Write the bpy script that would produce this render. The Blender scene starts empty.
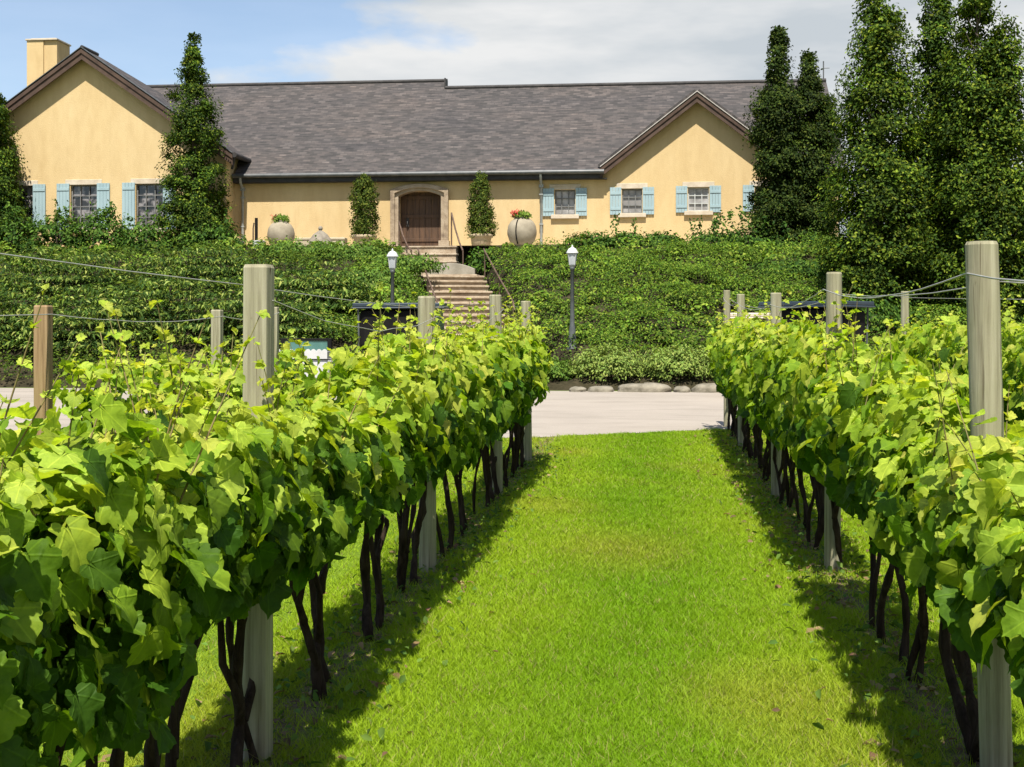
import bpy, math, random
import numpy as np
from mathutils import Vector, Matrix, noise

random.seed(7)
rng = np.random.default_rng(7)
R = math.radians
scene = bpy.context.scene
col = scene.collection

# ------------------------------------------------------------------ camera
F = 1300.0                       # focal length in pixels of a 1024 wide frame
HOR = 325.0                      # horizon row
EYE = 1.6
YAW = math.atan(140.0 / F)       # the vine rows run along +Y; the lens looks a little to their left
cam_d = bpy.data.cameras.new('camera')
cam = bpy.data.objects.new('camera', cam_d)
col.objects.link(cam)
cam_d.sensor_width = 36.0
cam_d.lens = F / 1024.0 * 36.0
cam_d.shift_y = -(383.5 - HOR) / 1024.0
cam_d.clip_start = 0.05
cam_d.clip_end = 6000.0
cam.location = (0, 0, EYE)
cam.rotation_euler = (R(90), 0, YAW)
cam_d.dof.use_dof = False
scene.camera = cam

# ------------------------------------------------------------------ light
SUN_EL, SUN_AZ = 62.0, -3.0      # behind the viewer, a little to the right
sd = Vector((-math.sin(R(SUN_AZ)) * math.cos(R(SUN_EL)), -math.cos(R(SUN_AZ)) * math.cos(R(SUN_EL)), math.sin(R(SUN_EL))))
sun_d = bpy.data.lights.new('sun', 'SUN')
sun_d.energy = 4.9
sun_d.angle = R(0.55)
sun_d.color = (1.0, 0.95, 0.86)
sun = bpy.data.objects.new('sun', sun_d)
sun.rotation_euler = sd.to_track_quat('Z', 'Y').to_euler()
sun.location = (0, 0, 60)
col.objects.link(sun)

world = bpy.data.worlds.new('World')
scene.world = world
world.use_nodes = True
wn, wl = world.node_tree.nodes, world.node_tree.links
wn.clear()
w_out = wn.new('ShaderNodeOutputWorld')
w_bg = wn.new('ShaderNodeBackground')
w_bg.inputs['Strength'].default_value = 0.085
w_sky = wn.new('ShaderNodeTexSky')
w_sky.sky_type = 'NISHITA'
w_sky.sun_disc = False
w_sky.sun_elevation = R(SUN_EL)
w_sky.sun_rotation = math.atan2(sd.x, sd.y)
w_sky.altitude = 100
w_sky.air_density = 1.0
w_sky.dust_density = 0.6
w_sky.ozone_density = 2.0
w_tc = wn.new('ShaderNodeTexCoord')
w_map = wn.new('ShaderNodeMapping')
w_map.inputs['Scale'].default_value = (1.0, 1.0, 2.6)
w_map.inputs['Location'].default_value = (0.35, 0.0, 0.12)
wl.new(w_tc.outputs['Generated'], w_map.inputs['Vector'])
w_n1 = wn.new('ShaderNodeTexNoise')
w_n1.inputs['Scale'].default_value = 4.2
w_n1.inputs['Detail'].default_value = 7
w_n1.inputs['Roughness'].default_value = 0.52
wl.new(w_map.outputs[0], w_n1.inputs['Vector'])
w_sep = wn.new('ShaderNodeSeparateXYZ')
wl.new(w_tc.outputs['Generated'], w_sep.inputs[0])
# more cloud towards +X: an overcast bank in the east, open blue in the west
w_mr = wn.new('ShaderNodeMapRange')
w_mr.inputs['From Min'].default_value = -0.42
w_mr.inputs['From Max'].default_value = 0.02
w_mr.inputs['To Min'].default_value = -0.13
w_mr.inputs['To Max'].default_value = 0.24
wl.new(w_sep.outputs['X'], w_mr.inputs['Value'])
w_add = wn.new('ShaderNodeMath'); w_add.operation = 'ADD'
wl.new(w_n1.outputs['Fac'], w_add.inputs[0]); wl.new(w_mr.outputs[0], w_add.inputs[1])
w_ramp = wn.new('ShaderNodeValToRGB')
w_ramp.color_ramp.elements[0].position = 0.49
w_ramp.color_ramp.elements[0].color = (0, 0, 0, 1)
w_ramp.color_ramp.elements[1].position = 0.58
w_ramp.color_ramp.elements[1].color = (1, 1, 1, 1)
wl.new(w_add.outputs[0], w_ramp.inputs[0])
w_n2 = wn.new('ShaderNodeTexNoise')
w_n2.inputs['Scale'].default_value = 5.5
w_n2.inputs['Detail'].default_value = 5
w_n2.inputs['Roughness'].default_value = 0.56
w_map2 = wn.new('ShaderNodeMapping')
w_map2.inputs['Scale'].default_value = (0.8, 0.8, 3.4)
w_map2.inputs['Location'].default_value = (0.9, 0.3, 0.5)
wl.new(w_tc.outputs['Generated'], w_map2.inputs['Vector'])
wl.new(w_map2.outputs[0], w_n2.inputs['Vector'])
w_cc = wn.new('ShaderNodeValToRGB')
w_cc.color_ramp.elements[0].position = 0.36
w_cc.color_ramp.elements[0].color = (0.63, 0.68, 0.72, 1)
w_cc.color_ramp.elements[1].position = 0.62
w_cc.color_ramp.elements[1].color = (0.93, 0.93, 0.92, 1)
wl.new(w_n2.outputs['Fac'], w_cc.inputs[0])
w_cs = wn.new('ShaderNodeVectorMath'); w_cs.operation = 'SCALE'
w_cs.inputs['Scale'].default_value = 5.5
wl.new(w_cc.outputs[0], w_cs.inputs[0])
w_hs = wn.new('ShaderNodeHueSaturation')
w_hs.inputs['Saturation'].default_value = 1.0
w_hs.inputs['Value'].default_value = 1.0
wl.new(w_sky.outputs[0], w_hs.inputs['Color'])
w_mix = wn.new('ShaderNodeMix'); w_mix.data_type = 'RGBA'
w_fm = wn.new('ShaderNodeMath'); w_fm.operation = 'MULTIPLY_ADD'; w_fm.inputs[1].default_value = 0.77; w_fm.inputs[2].default_value = 0.20
wl.new(w_ramp.outputs[0], w_fm.inputs[0])
w_hz = wn.new('ShaderNodeMapRange'); w_hz.interpolation_type = 'SMOOTHSTEP'
w_hz.inputs['From Min'].default_value = 0.30
w_hz.inputs['From Max'].default_value = 0.62
w_hz.inputs['To Min'].default_value = 1.0
w_hz.inputs['To Max'].default_value = 0.05
wl.new(w_sep.outputs['Z'], w_hz.inputs['Value'])
w_lim = wn.new('ShaderNodeMath'); w_lim.operation = 'MULTIPLY'
wl.new(w_fm.outputs[0], w_lim.inputs[0]); wl.new(w_hz.outputs[0], w_lim.inputs[1])
wl.new(w_lim.outputs[0], w_mix.inputs['Factor'])
wl.new(w_hs.outputs[0], w_mix.inputs['A'])
wl.new(w_cs.outputs[0], w_mix.inputs['B'])
wl.new(w_mix.outputs['Result'], w_bg.inputs['Color'])
wl.new(w_bg.outputs[0], w_out.inputs['Surface'])

vs = scene.view_settings
vs.view_transform = 'Standard'
vs.look = 'None'
vs.gamma = 1.0
vs.use_curve_mapping = False
vs.exposure = 1.0
try:
    scene.cycles.max_bounces = 8
    scene.cycles.transmission_bounces = 6
    scene.cycles.transparent_max_bounces = 6
    scene.cycles.use_adaptive_sampling = True
    scene.cycles.sample_clamp_indirect = 6
except Exception:
    pass

# ------------------------------------------------------------------ measuring helpers
def P(px, py, Y):
    """World point seen at pixel (px, py) on the plane y = Y."""
    u = (px - 512.0) / F
    v = (HOR - py) / F
    dx = -math.sin(YAW) + u * math.cos(YAW)
    dy = math.cos(YAW) + u * math.sin(YAW)
    t = Y / dy
    return Vector((t * dx, Y, EYE + t * v))

def PX(px, Y): return P(px, HOR, Y).x
def PZ(px, py, Y): return P(px, py, Y).z

# ------------------------------------------------------------------ object helpers
def empty(name, loc=(0, 0, 0), rz=0.0):
    o = bpy.data.objects.new(name, None)
    o.empty_display_size = 0.2
    o.location = loc
    o.rotation_euler = (0, 0, rz)
    col.objects.link(o)
    return o

def tag(o, label, cat, group=None, kind=None):
    o['label'] = label
    o['category'] = cat
    if group: o['group'] = group
    if kind: o['kind'] = kind
    return o

def copy_tree(o, parent=None):
    c = o.copy()
    col.objects.link(c)
    if parent: c.parent = parent
    for ch in list(o.children):
        copy_tree(ch, c)
    return c

def np_mesh(name, verts, loops, starts, mat, parent=None, smooth=False, colors=None, uvs=None):
    """verts (N,3), loops flat vertex index array, starts polygon loop starts."""
    me = bpy.data.meshes.new(name)
    me.vertices.add(len(verts))
    me.vertices.foreach_set('co', np.ascontiguousarray(verts, dtype=np.float32).ravel())
    me.loops.add(len(loops))
    me.loops.foreach_set('vertex_index', np.ascontiguousarray(loops, dtype=np.int32))
    me.polygons.add(len(starts))
    me.polygons.foreach_set('loop_start', np.ascontiguousarray(starts, dtype=np.int32))
    if smooth:
        me.polygons.foreach_set('use_smooth', np.ones(len(starts), dtype=bool))
    me.update(calc_edges=True)
    if colors is not None:
        a = me.attributes.new('leaf_color', 'FLOAT_COLOR', 'POINT')
        c4 = np.ones((len(verts), 4), dtype=np.float32)
        c4[:, :3] = colors
        a.data.foreach_set('color', c4.ravel())
    if uvs is not None:
        l = me.uv_layers.new(name='UVMap')
        l.data.foreach_set('uv', np.ascontiguousarray(uvs[loops], dtype=np.float32).ravel())
    me.materials.append(mat)
    o = bpy.data.objects.new(name, me)
    col.objects.link(o)
    if parent: o.parent = parent
    return o

class MB:
    """Collects simple shapes and links them as ONE mesh object."""
    def __init__(self):
        self.v, self.f, self.s = [], [], []
    def _add(self, vs_, fs_, smooth=False):
        n = len(self.v)
        self.v += [tuple(p) for p in vs_]
        self.f += [tuple(i + n for i in f) for f in fs_]
        self.s += [smooth] * len(fs_)
    def box(self, x0, x1, y0, y1, z0, z1, m=None):
        vs_ = [(x0, y0, z0), (x1, y0, z0), (x1, y1, z0), (x0, y1, z0), (x0, y0, z1), (x1, y0, z1), (x1, y1, z1), (x0, y1, z1)]
        if m is not None: vs_ = [m @ Vector(p) for p in vs_]
        self._add(vs_, [(0, 3, 2, 1), (4, 5, 6, 7), (0, 1, 5, 4), (1, 2, 6, 5), (2, 3, 7, 6), (3, 0, 4, 7)])
        return self
    def prism(self, pts, ax, a0, a1):
        """Polygon pts (2D) swept along axis ax ('x','y','z') from a0 to a1."""
        def mk(p, a):
            return {'x': (a, p[0], p[1]), 'y': (p[0], a, p[1]), 'z': (p[0], p[1], a)}[ax]
        n = len(pts)
        vs_ = [mk(p, a0) for p in pts] + [mk(p, a1) for p in pts]
        fs_ = [tuple(range(n)), tuple(range(2 * n - 1, n - 1, -1))]
        for i in range(n):
            j = (i + 1) % n
            fs_.append((i, i + n, j + n, j))
        self._add(vs_, fs_)
        return self
    def tube(self, pts, rad, seg=8, wob=0.0, caps=True, smooth=True, squash=1.0):
        pts = [Vector(p) for p in pts]
        n = len(pts)
        rads = rad if isinstance(rad, (list, tuple)) else [rad] * n
        vs_, fs_ = [], []
        ref = None
        for i, p in enumerate(pts):
            t = (pts[min(i + 1, n - 1)] - pts[max(i - 1, 0)]).normalized()
            if ref is None:
                ref = Vector((1, 0, 0)) if abs(t.x) < 0.8 else Vector((0, 1, 0))
            a = (ref - t * ref.dot(t)).normalized()
            b = t.cross(a)
            ref = a
            for k in range(seg):
                an = 2 * math.pi * k / seg
                r = rads[i] * (1 + wob * random.uniform(-1, 1))
                vs_.append(p + a * math.cos(an) * r + b * math.sin(an) * r * squash)
        for i in range(n - 1):
            for k in range(seg):
                k2 = (k + 1) % seg
                fs_.append((i * seg + k, i * seg + k2, (i + 1) * seg + k2, (i + 1) * seg + k))
        self._add(vs_, fs_, smooth)
        if caps:
            self._add(vs_[:seg], [tuple(range(seg - 1, -1, -1))])
            self._add(vs_[-seg:], [tuple(range(seg))])
        return self
    def lathe(self, prof, c=(0, 0, 0), seg=24, smooth=True, wob=0.0):
        vs_, fs_ = [], []
        for (r, z) in prof:
            for k in range(seg):
                an = 2 * math.pi * k / seg
                rr = r * (1 + wob * random.uniform(-1, 1))
                vs_.append((c[0] + rr * math.cos(an), c[1] + rr * math.sin(an), c[2] + z))
        for i in range(len(prof) - 1):
            for k in range(seg):
                k2 = (k + 1) % seg
                fs_.append((i * seg + k, i * seg + k2, (i + 1) * seg + k2, (i + 1) * seg + k))
        self._add(vs_, fs_, smooth)
        self._add(vs_[:seg], [tuple(range(seg - 1, -1, -1))])
        self._add(vs_[-seg:], [tuple(range(seg))])
        return self
    def poly(self, pts, smooth=False):
        self._add(pts, [tuple(range(len(pts)))], smooth)
        return self
    def build(self, name, mat, parent=None, bevel=0.0, solid=None, uv=False):
        me = bpy.data.meshes.new(name)
        me.from_pydata(self.v, [], self.f)
        me.polygons.foreach_set('use_smooth', self.s)
        me.update()
        if uv:
            l = me.uv_layers.new(name='UVMap')
            for p in me.polygons:
                n = p.normal
                h = Vector((-n.y, n.x, 0))
                h = h.normalized() if h.length > 1e-4 else Vector((1, 0, 0))
                if abs(n.z) < 0.999 and abs(h.x) >= abs(h.y) and h.x < 0: h = -h
                w = n.cross(h)
                if w.z < 0: w = -w
                for li in p.loop_indices:
                    co = me.vertices[me.loops[li].vertex_index].co
                    l.data[li].uv = (co.dot(h), co.dot(w))
        me.materials.append(mat)
        o = bpy.data.objects.new(name, me)
        col.objects.link(o)
        if parent: o.parent = parent
        if solid is not None:
            m = o.modifiers.new('thick', 'SOLIDIFY'); m.thickness = solid; m.offset = -1
        if bevel > 0:
            m = o.modifiers.new('edge', 'BEVEL'); m.width = bevel; m.segments = 2; m.limit_method = 'ANGLE'; m.angle_limit = R(40)
        return o

# ------------------------------------------------------------------ materials
def new_mat(name):
    m = bpy.data.materials.new(name)
    m.use_nodes = True
    nt = m.node_tree
    b = nt.nodes['Principled BSDF']
    return m, nt, b

def noise_node(nt, scale, detail=5, rough=0.55, coords='Object', stretch=(1, 1, 1)):
    tc = nt.nodes.new('ShaderNodeTexCoord')
    mp = nt.nodes.new('ShaderNodeMapping')
    mp.inputs['Scale'].default_value = stretch
    nt.links.new(tc.outputs[coords], mp.inputs['Vector'])
    n = nt.nodes.new('ShaderNodeTexNoise')
    n.inputs['Scale'].default_value = scale
    n.inputs['Detail'].default_value = detail
    n.inputs['Roughness'].default_value = rough
    nt.links.new(mp.outputs[0], n.inputs['Vector'])
    return n

def ramp_node(nt, src, stops):
    r = nt.nodes.new('ShaderNodeValToRGB')
    e = r.color_ramp.elements
    while len(e) < len(stops): e.new(0.5)
    for i, (p, c) in enumerate(stops):
        e[i].position = p
        e[i].color = (c[0], c[1], c[2], 1)
    nt.links.new(src, r.inputs[0])
    return r

def mix_rgb(nt, fac, a, b, mode='MIX'):
    m = nt.nodes.new('ShaderNodeMix'); m.data_type = 'RGBA'; m.blend_type = mode
    for key, val in (('Factor', fac), ('A', a), ('B', b)):
        s = m.inputs[key]
        if hasattr(val, 'is_output'): nt.links.new(val, s)
        elif isinstance(val, (int, float)): s.default_value = val
        else: s.default_value = (val[0], val[1], val[2], 1)
    return m.outputs['Result']

def bump(nt, b, h, strength, dist=0.02):
    n = nt.nodes.new('ShaderNodeBump')
    n.inputs['Strength'].default_value = strength
    n.inputs['Distance'].default_value = dist
    nt.links.new(h, n.inputs['Height'])
    nt.links.new(n.outputs[0], b.inputs['Normal'])

def rough_mat(name, c1, c2, scale=3.0, rough=0.85, bstr=0.3, bscale=40.0, stretch=(1, 1, 1), metal=0.0, c3=None, spec=0.3, bdist=0.01):
    m, nt, b = new_mat(name)
    n = noise_node(nt, scale, 6, 0.6, 'Object', stretch)
    stops = [(0.32, c1), (0.68, c2)] if c3 is None else [(0.28, c1), (0.5, c2), (0.74, c3)]
    r = ramp_node(nt, n.outputs['Fac'], stops)
    nt.links.new(r.outputs[0], b.inputs['Base Color'])
    b.inputs['Roughness'].default_value = rough
    b.inputs['Metallic'].default_value = metal
    b.inputs['Specular IOR Level'].default_value = spec
    if bstr > 0:
        n2 = noise_node(nt, bscale, 4, 0.6, 'Object', stretch)
        bump(nt, b, n2.outputs['Fac'], bstr, bdist)
    return m

def leaf_mat(name, trans=0.35, rough=0.5, spec=0.35, veins=False, gain=(1.25, 1.2, 0.6)):
    """Leaf colour comes from the per-leaf attribute; light passes through the blade."""
    m, nt, b = new_mat(name)
    at = nt.nodes.new('ShaderNodeAttribute'); at.attribute_name = 'leaf_color'
    colr = at.outputs['Color']
    if veins:
        uvn = nt.nodes.new('ShaderNodeUVMap')
        sp = nt.nodes.new('ShaderNodeSeparateXYZ'); nt.links.new(uvn.outputs[0], sp.inputs[0])
        ab = nt.nodes.new('ShaderNodeMath'); ab.operation = 'ABSOLUTE'; nt.links.new(sp.outputs[0], ab.inputs[0])
        an = nt.nodes.new('ShaderNodeMath'); an.operation = 'ARCTAN2'
        nt.links.new(ab.outputs[0], an.inputs[0]); nt.links.new(sp.outputs[1], an.inputs[1])
        best = None
        for ang in (0.0, 0.86, 1.75):
            s = nt.nodes.new('ShaderNodeMath'); s.operation = 'SUBTRACT'; nt.links.new(an.outputs[0], s.inputs[0]); s.inputs[1].default_value = ang
            a2 = nt.nodes.new('ShaderNodeMath'); a2.operation = 'ABSOLUTE'; nt.links.new(s.outputs[0], a2.inputs[0])
            if best is None: best = a2
            else:
                mn = nt.nodes.new('ShaderNodeMath'); mn.operation = 'MINIMUM'
                nt.links.new(best.outputs[0], mn.inputs[0]); nt.links.new(a2.outputs[0], mn.inputs[1]); best = mn
        ln = nt.nodes.new('ShaderNodeVectorMath'); ln.operation = 'LENGTH'; nt.links.new(uvn.outputs[0], ln.inputs[0])
        ml = nt.nodes.new('ShaderNodeMath'); ml.operation = 'MULTIPLY'; nt.links.new(best.outputs[0], ml.inputs[0]); nt.links.new(ln.outputs['Value'], ml.inputs[1])
        vr = ramp_node(nt, ml.outputs[0], [(0.0, (1, 1, 1)), (0.035, (0, 0, 0))])
        lite = mix_rgb(nt, 1.0, colr, (1.5, 1.4, 1.5), 'MULTIPLY')
        colr = mix_rgb(nt, vr.outputs[0], colr, lite)
        mo = noise_node(nt, 28, 5, 0.7)
        mr_ = ramp_node(nt, mo.outputs['Fac'], [(0.30, (0.62, 0.66, 0.55)), (0.5, (1.0, 1.0, 1.0)), (0.72, (1.22, 1.14, 1.1))])
        colr = mix_rgb(nt, 1.0, colr, mr_.outputs[0], 'MULTIPLY')
        nz = noise_node(nt, 35, 3)
        bm = nt.nodes.new('ShaderNodeMath'); bm.operation = 'MULTIPLY_ADD'
        nt.links.new(vr.outputs[0], bm.inputs[0]); bm.inputs[1].default_value = -0.6; nt.links.new(nz.outputs['Fac'], bm.inputs[2])
        bump(nt, b, bm.outputs[0], 0.35, 0.006)
    nt.links.new(colr, b.inputs['Base Color'])
    b.inputs['Roughness'].default_value = rough
    b.inputs['Specular IOR Level'].default_value = spec
    tr = nt.nodes.new('ShaderNodeBsdfTranslucent')
    tc = mix_rgb(nt, 1.0, colr, gain, 'MULTIPLY')
    nt.links.new(tc, tr.inputs['Color'])
    mx = nt.nodes.new('ShaderNodeMixShader'); mx.inputs[0].default_value = trans
    nt.links.new(b.outputs[0], mx.inputs[1]); nt.links.new(tr.outputs[0], mx.inputs[2])
    nt.links.new(mx.outputs[0], nt.nodes['Material Output'].inputs['Surface'])
    return m

M = {}
M['stucco'] = None
def make_stucco():
    m, nt, b = new_mat('stucco')
    n1 = noise_node(nt, 0.55, 6, 0.6, 'Object', (1, 1, 0.45))
    n2 = noise_node(nt, 3.2, 6, 0.65, 'Object', (1, 1, 0.35))
    r1 = ramp_node(nt, n1.outputs['Fac'], [(0.3, (0.515, 0.375, 0.188)), (0.7, (0.56, 0.425, 0.230))])
    r2 = ramp_node(nt, n2.outputs['Fac'], [(0.3, (0.90, 0.88, 0.85)), (0.62, (1, 1, 1))])
    c = mix_rgb(nt, 1.0, r1.outputs[0], r2.outputs[0], 'MULTIPLY')
    n4 = noise_node(nt, 2.6, 5, 0.7, 'Object', (1.6, 1.6, 0.10))
    r4 = ramp_node(nt, n4.outputs['Fac'], [(0.30, (0.80, 0.77, 0.72)), (0.46, (1, 1, 1))])
    c = mix_rgb(nt, 0.2, c, r4.outputs[0], 'MULTIPLY')
    nt.links.new(c, b.inputs['Base Color'])
    b.inputs['Roughness'].default_value = 0.92
    b.inputs['Specular IOR Level'].default_value = 0.15
    n3 = noise_node(nt, 22, 5, 0.65)
    bump(nt, b, n3.outputs['Fac'], 0.5, 0.02)
    return m
M['stucco'] = make_stucco()
def make_shingle():
    m, nt, b = new_mat('slate_shingle')
    uvn = nt.nodes.new('ShaderNodeUVMap')
    nd = noise_node(nt, 1.5, 3, 0.5, 'UV')
    mpv = nt.nodes.new('ShaderNodeVectorMath'); mpv.operation = 'MULTIPLY_ADD'
    nt.links.new(nd.outputs['Color'], mpv.inputs[0]); mpv.inputs[1].default_value = (0.05, 0.09, 0)
    nt.links.new(uvn.outputs[0], mpv.inputs[2])
    br = nt.nodes.new('ShaderNodeTexBrick')
    nt.links.new(mpv.outputs[0], br.inputs['Vector'])
    br.inputs['Scale'].default_value = 1.0
    br.inputs['Brick Width'].default_value = 0.30
    br.inputs['Row Height'].default_value = 0.15
    br.inputs['Mortar Size'].default_value = 0.016
    br.inputs['Mortar Smooth'].default_value = 0.3
    br.inputs['Color1'].default_value = (0, 0, 0, 1)
    br.inputs['Color2'].default_value = (1, 1, 1, 1)
    br.inputs['Mortar'].default_value = (0.25, 0.25, 0.25, 1)
    br.inputs['Bias'].default_value = -0.1
    rc = ramp_node(nt, br.outputs['Color'], [(0.0, (0.056, 0.052, 0.050)), (0.35, (0.078, 0.070, 0.068)), (0.7, (0.102, 0.088, 0.083)), (1.0, (0.135, 0.120, 0.115))])
    n1 = noise_node(nt, 0.45, 6, 0.65, 'UV', (0.5, 1.4, 1))
    r1 = ramp_node(nt, n1.outputs['Fac'], [(0.28, (0.50, 0.51, 0.53)), (0.5, (0.66, 0.65, 0.64)), (0.75, (0.82, 0.76, 0.71))])
    c = mix_rgb(nt, 1.0, rc.outputs[0], r1.outputs[0], 'MULTIPLY')
    n2 = noise_node(nt, 5.0, 7, 0.75, 'UV', (0.30, 1.9, 1))
    r2 = ramp_node(nt, n2.outputs['Fac'], [(0.34, (0.42, 0.42, 0.43)), (0.5, (0.95, 0.95, 0.95)), (0.66, (1.7, 1.62, 1.55))])
    c = mix_rgb(nt, 0.85, c, r2.outputs[0], 'MULTIPLY')
    nt.links.new(c, b.inputs['Base Color'])
    b.inputs['Roughness'].default_value = 0.75
    b.inputs['Specular IOR Level'].default_value = 0.3
    add = nt.nodes.new('ShaderNodeMath'); add.operation = 'ADD'
    nt.links.new(br.outputs['Fac'], add.inputs[0]); nt.links.new(n2.outputs['Fac'], add.inputs[1])
    bump(nt, b, add.outputs[0], -0.6, 0.03)
    return m
M['shingle'] = make_shingle()
M['board'] = rough_mat('brown_board', (0.045, 0.027, 0.019), (0.085, 0.052, 0.036), 3, 0.7, 0.3, 30, (1, 1, 1))
M['flash'] = rough_mat('roof_edge', (0.025, 0.023, 0.023), (0.05, 0.046, 0.044), 4, 0.7)
M['edge'] = rough_mat('verge_capping', (0.34, 0.31, 0.28), (0.48, 0.45, 0.41), 4, 0.6)
M['gutter'] = rough_mat('gutter_metal', (0.05, 0.055, 0.055), (0.10, 0.10, 0.10), 4, 0.45, 0.1, 30, spec=0.5)
M['pipe'] = rough_mat('pipe_metal', (0.20, 0.21, 0.20), (0.30, 0.31, 0.29), 4, 0.45, 0.1, 30, spec=0.5)
M['shutter'] = rough_mat('blue_shutter', (0.235, 0.325, 0.35), (0.29, 0.385, 0.405), 2.5, 0.65, 0.15, 30, (1, 1, 0.3))
M['lintel'] = rough_mat('pale_stone', (0.40, 0.33, 0.24), (0.53, 0.46, 0.36), 3.5, 0.9, 0.4, 25)
M['steel'] = rough_mat('dark_window_bars', (0.10, 0.10, 0.10), (0.20, 0.20, 0.19), 6, 0.55, 0.1, 40)
M['lightbar'] = rough_mat('pale_window_bars', (0.34, 0.35, 0.34), (0.46, 0.47, 0.45), 6, 0.55, 0.1, 40)
def make_pane(name, c1, c2, sc):
    m, nt, b = new_mat(name)
    n = noise_node(nt, sc, 3, 0.5)
    r = ramp_node(nt, n.outputs['Fac'], [(0.46, c1), (0.56, c2)])
    nt.links.new(r.outputs[0], b.inputs['Base Color'])
    b.inputs['Roughness'].default_value = 0.06
    b.inputs['Specular IOR Level'].default_value = 0.7
    return m
M['pane'] = make_pane('old_glass_drawn_blind', (0.20, 0.19, 0.18), (0.34, 0.33, 0.32), 1.3)
M['pane_dark'] = make_pane('old_glass', (0.015, 0.012, 0.011), (0.22, 0.20, 0.195), 2.4)
def make_door():
    m, nt, b = new_mat('oak_door')
    n = noise_node(nt, 3.0, 6, 0.65, 'Object', (6, 1, 0.5))
    r = ramp_node(nt, n.outputs['Fac'], [(0.3, (0.035, 0.016, 0.007)), (0.7, (0.10, 0.050, 0.022))])
    nt.links.new(r.outputs[0], b.inputs['Base Color'])
    b.inputs['Roughness'].default_value = 0.65
    bump(nt, b, n.outputs['Fac'], 0.4, 0.01)
    return m
M['door'] = make_door()
M['iron'] = rough_mat('black_iron', (0.018, 0.018, 0.018), (0.04, 0.036, 0.034), 6, 0.55, 0.15, 50)
M['rust_rail'] = rough_mat('rusty_rail', (0.05, 0.03, 0.02), (0.13, 0.085, 0.06), 6, 0.7, 0.2, 50)
M['surround'] = rough_mat('carved_stone', (0.12, 0.085, 0.06), (0.29, 0.225, 0.155), 2.6, 0.9, 0.5, 18, (1, 1, 1), c3=(0.38, 0.315, 0.235), bdist=0.03)
def make_steps():
    m, nt, b = new_mat('stair_stone')
    n = noise_node(nt, 1.2, 6, 0.6, 'Object', (1, 1, 4))
    r = ramp_node(nt, n.outputs['Fac'], [(0.28, (0.24, 0.175, 0.115)), (0.5, (0.36, 0.29, 0.205)), (0.75, (0.44, 0.375, 0.285))])
    n3 = noise_node(nt, 6, 5, 0.7)
    r3 = ramp_node(nt, n3.outputs['Fac'], [(0.35, (0.72, 0.66, 0.6)), (0.6, (1, 1, 1))])
    c = mix_rgb(nt, 1.0, r.outputs[0], r3.outputs[0], 'MULTIPLY')
    nt.links.new(c, b.inputs['Base Color'])
    b.inputs['Roughness'].default_value = 0.92
    n2 = noise_node(nt, 14, 5, 0.65)
    bump(nt, b, n2.outputs['Fac'], 0.6, 0.03)
    return m
M['steps'] = make_steps()
M['slab'] = rough_mat('grey_slab', (0.20, 0.18, 0.14), (0.31, 0.285, 0.23), 2.2, 0.9, 0.4, 18)
M['urn'] = rough_mat('urn_stone', (0.20, 0.17, 0.12), (0.31, 0.27, 0.20), 2.4, 0.9, 0.4, 20)
M['pot'] = rough_mat('pot_stone', (0.27, 0.21, 0.13), (0.38, 0.305, 0.205), 4, 0.9, 0.3, 25)
M['trough'] = rough_mat('trough_stone', (0.30, 0.26, 0.18), (0.46, 0.40, 0.29), 2, 0.9, 0.4, 18)
M['darkstone'] = rough_mat('dark_carving', (0.14, 0.12, 0.095), (0.26, 0.23, 0.18), 5, 0.9, 0.5, 18)
M['rock'] = rough_mat('boulder', (0.09, 0.08, 0.055), (0.18, 0.16, 0.12), 3.5, 0.95, 0.7, 9, c3=(0.27, 0.24, 0.18), bdist=0.05)
M['lamp_metal'] = rough_mat('lamp_post_paint', (0.05, 0.055, 0.055), (0.09, 0.10, 0.10), 5, 0.5, 0.1, 40)
M['lamp_glass'] = rough_mat('frosted_glass', (0.34, 0.36, 0.38), (0.42, 0.44, 0.46), 5, 0.25, 0.0)
M['white'] = rough_mat('white_paint', (0.42, 0.42, 0.41), (0.52, 0.52, 0.51), 3, 0.45, 0.05, 30)
M['cream'] = rough_mat('cream_paint', (0.46, 0.40, 0.30), (0.55, 0.48, 0.38), 3, 0.4, 0.05, 30)
M['navy'] = rough_mat('navy_canopy', (0.016, 0.026, 0.04), (0.03, 0.045, 0.06), 3, 0.35, 0.05, 30, spec=0.5)
M['green_paint'] = rough_mat('dark_green_paint', (0.010, 0.035, 0.022), (0.02, 0.05, 0.03), 3, 0.3, 0.02, 30, spec=0.5)
M['teal'] = rough_mat('tinted_screen', (0.05, 0.12, 0.11), (0.08, 0.17, 0.15), 3, 0.12, 0.0, spec=0.6)
M['black'] = rough_mat('black_vinyl', (0.006, 0.006, 0.006), (0.012, 0.011, 0.010), 5, 0.8, 0.1, 40, spec=0.1)
M['tyre'] = rough_mat('rubber', (0.015, 0.015, 0.015), (0.03, 0.03, 0.03), 8, 0.85, 0.2, 40)
M['orange'] = rough_mat('orange_cloth', (0.62, 0.13, 0.05), (0.75, 0.20, 0.09), 4, 0.8, 0.2, 30)
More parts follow.
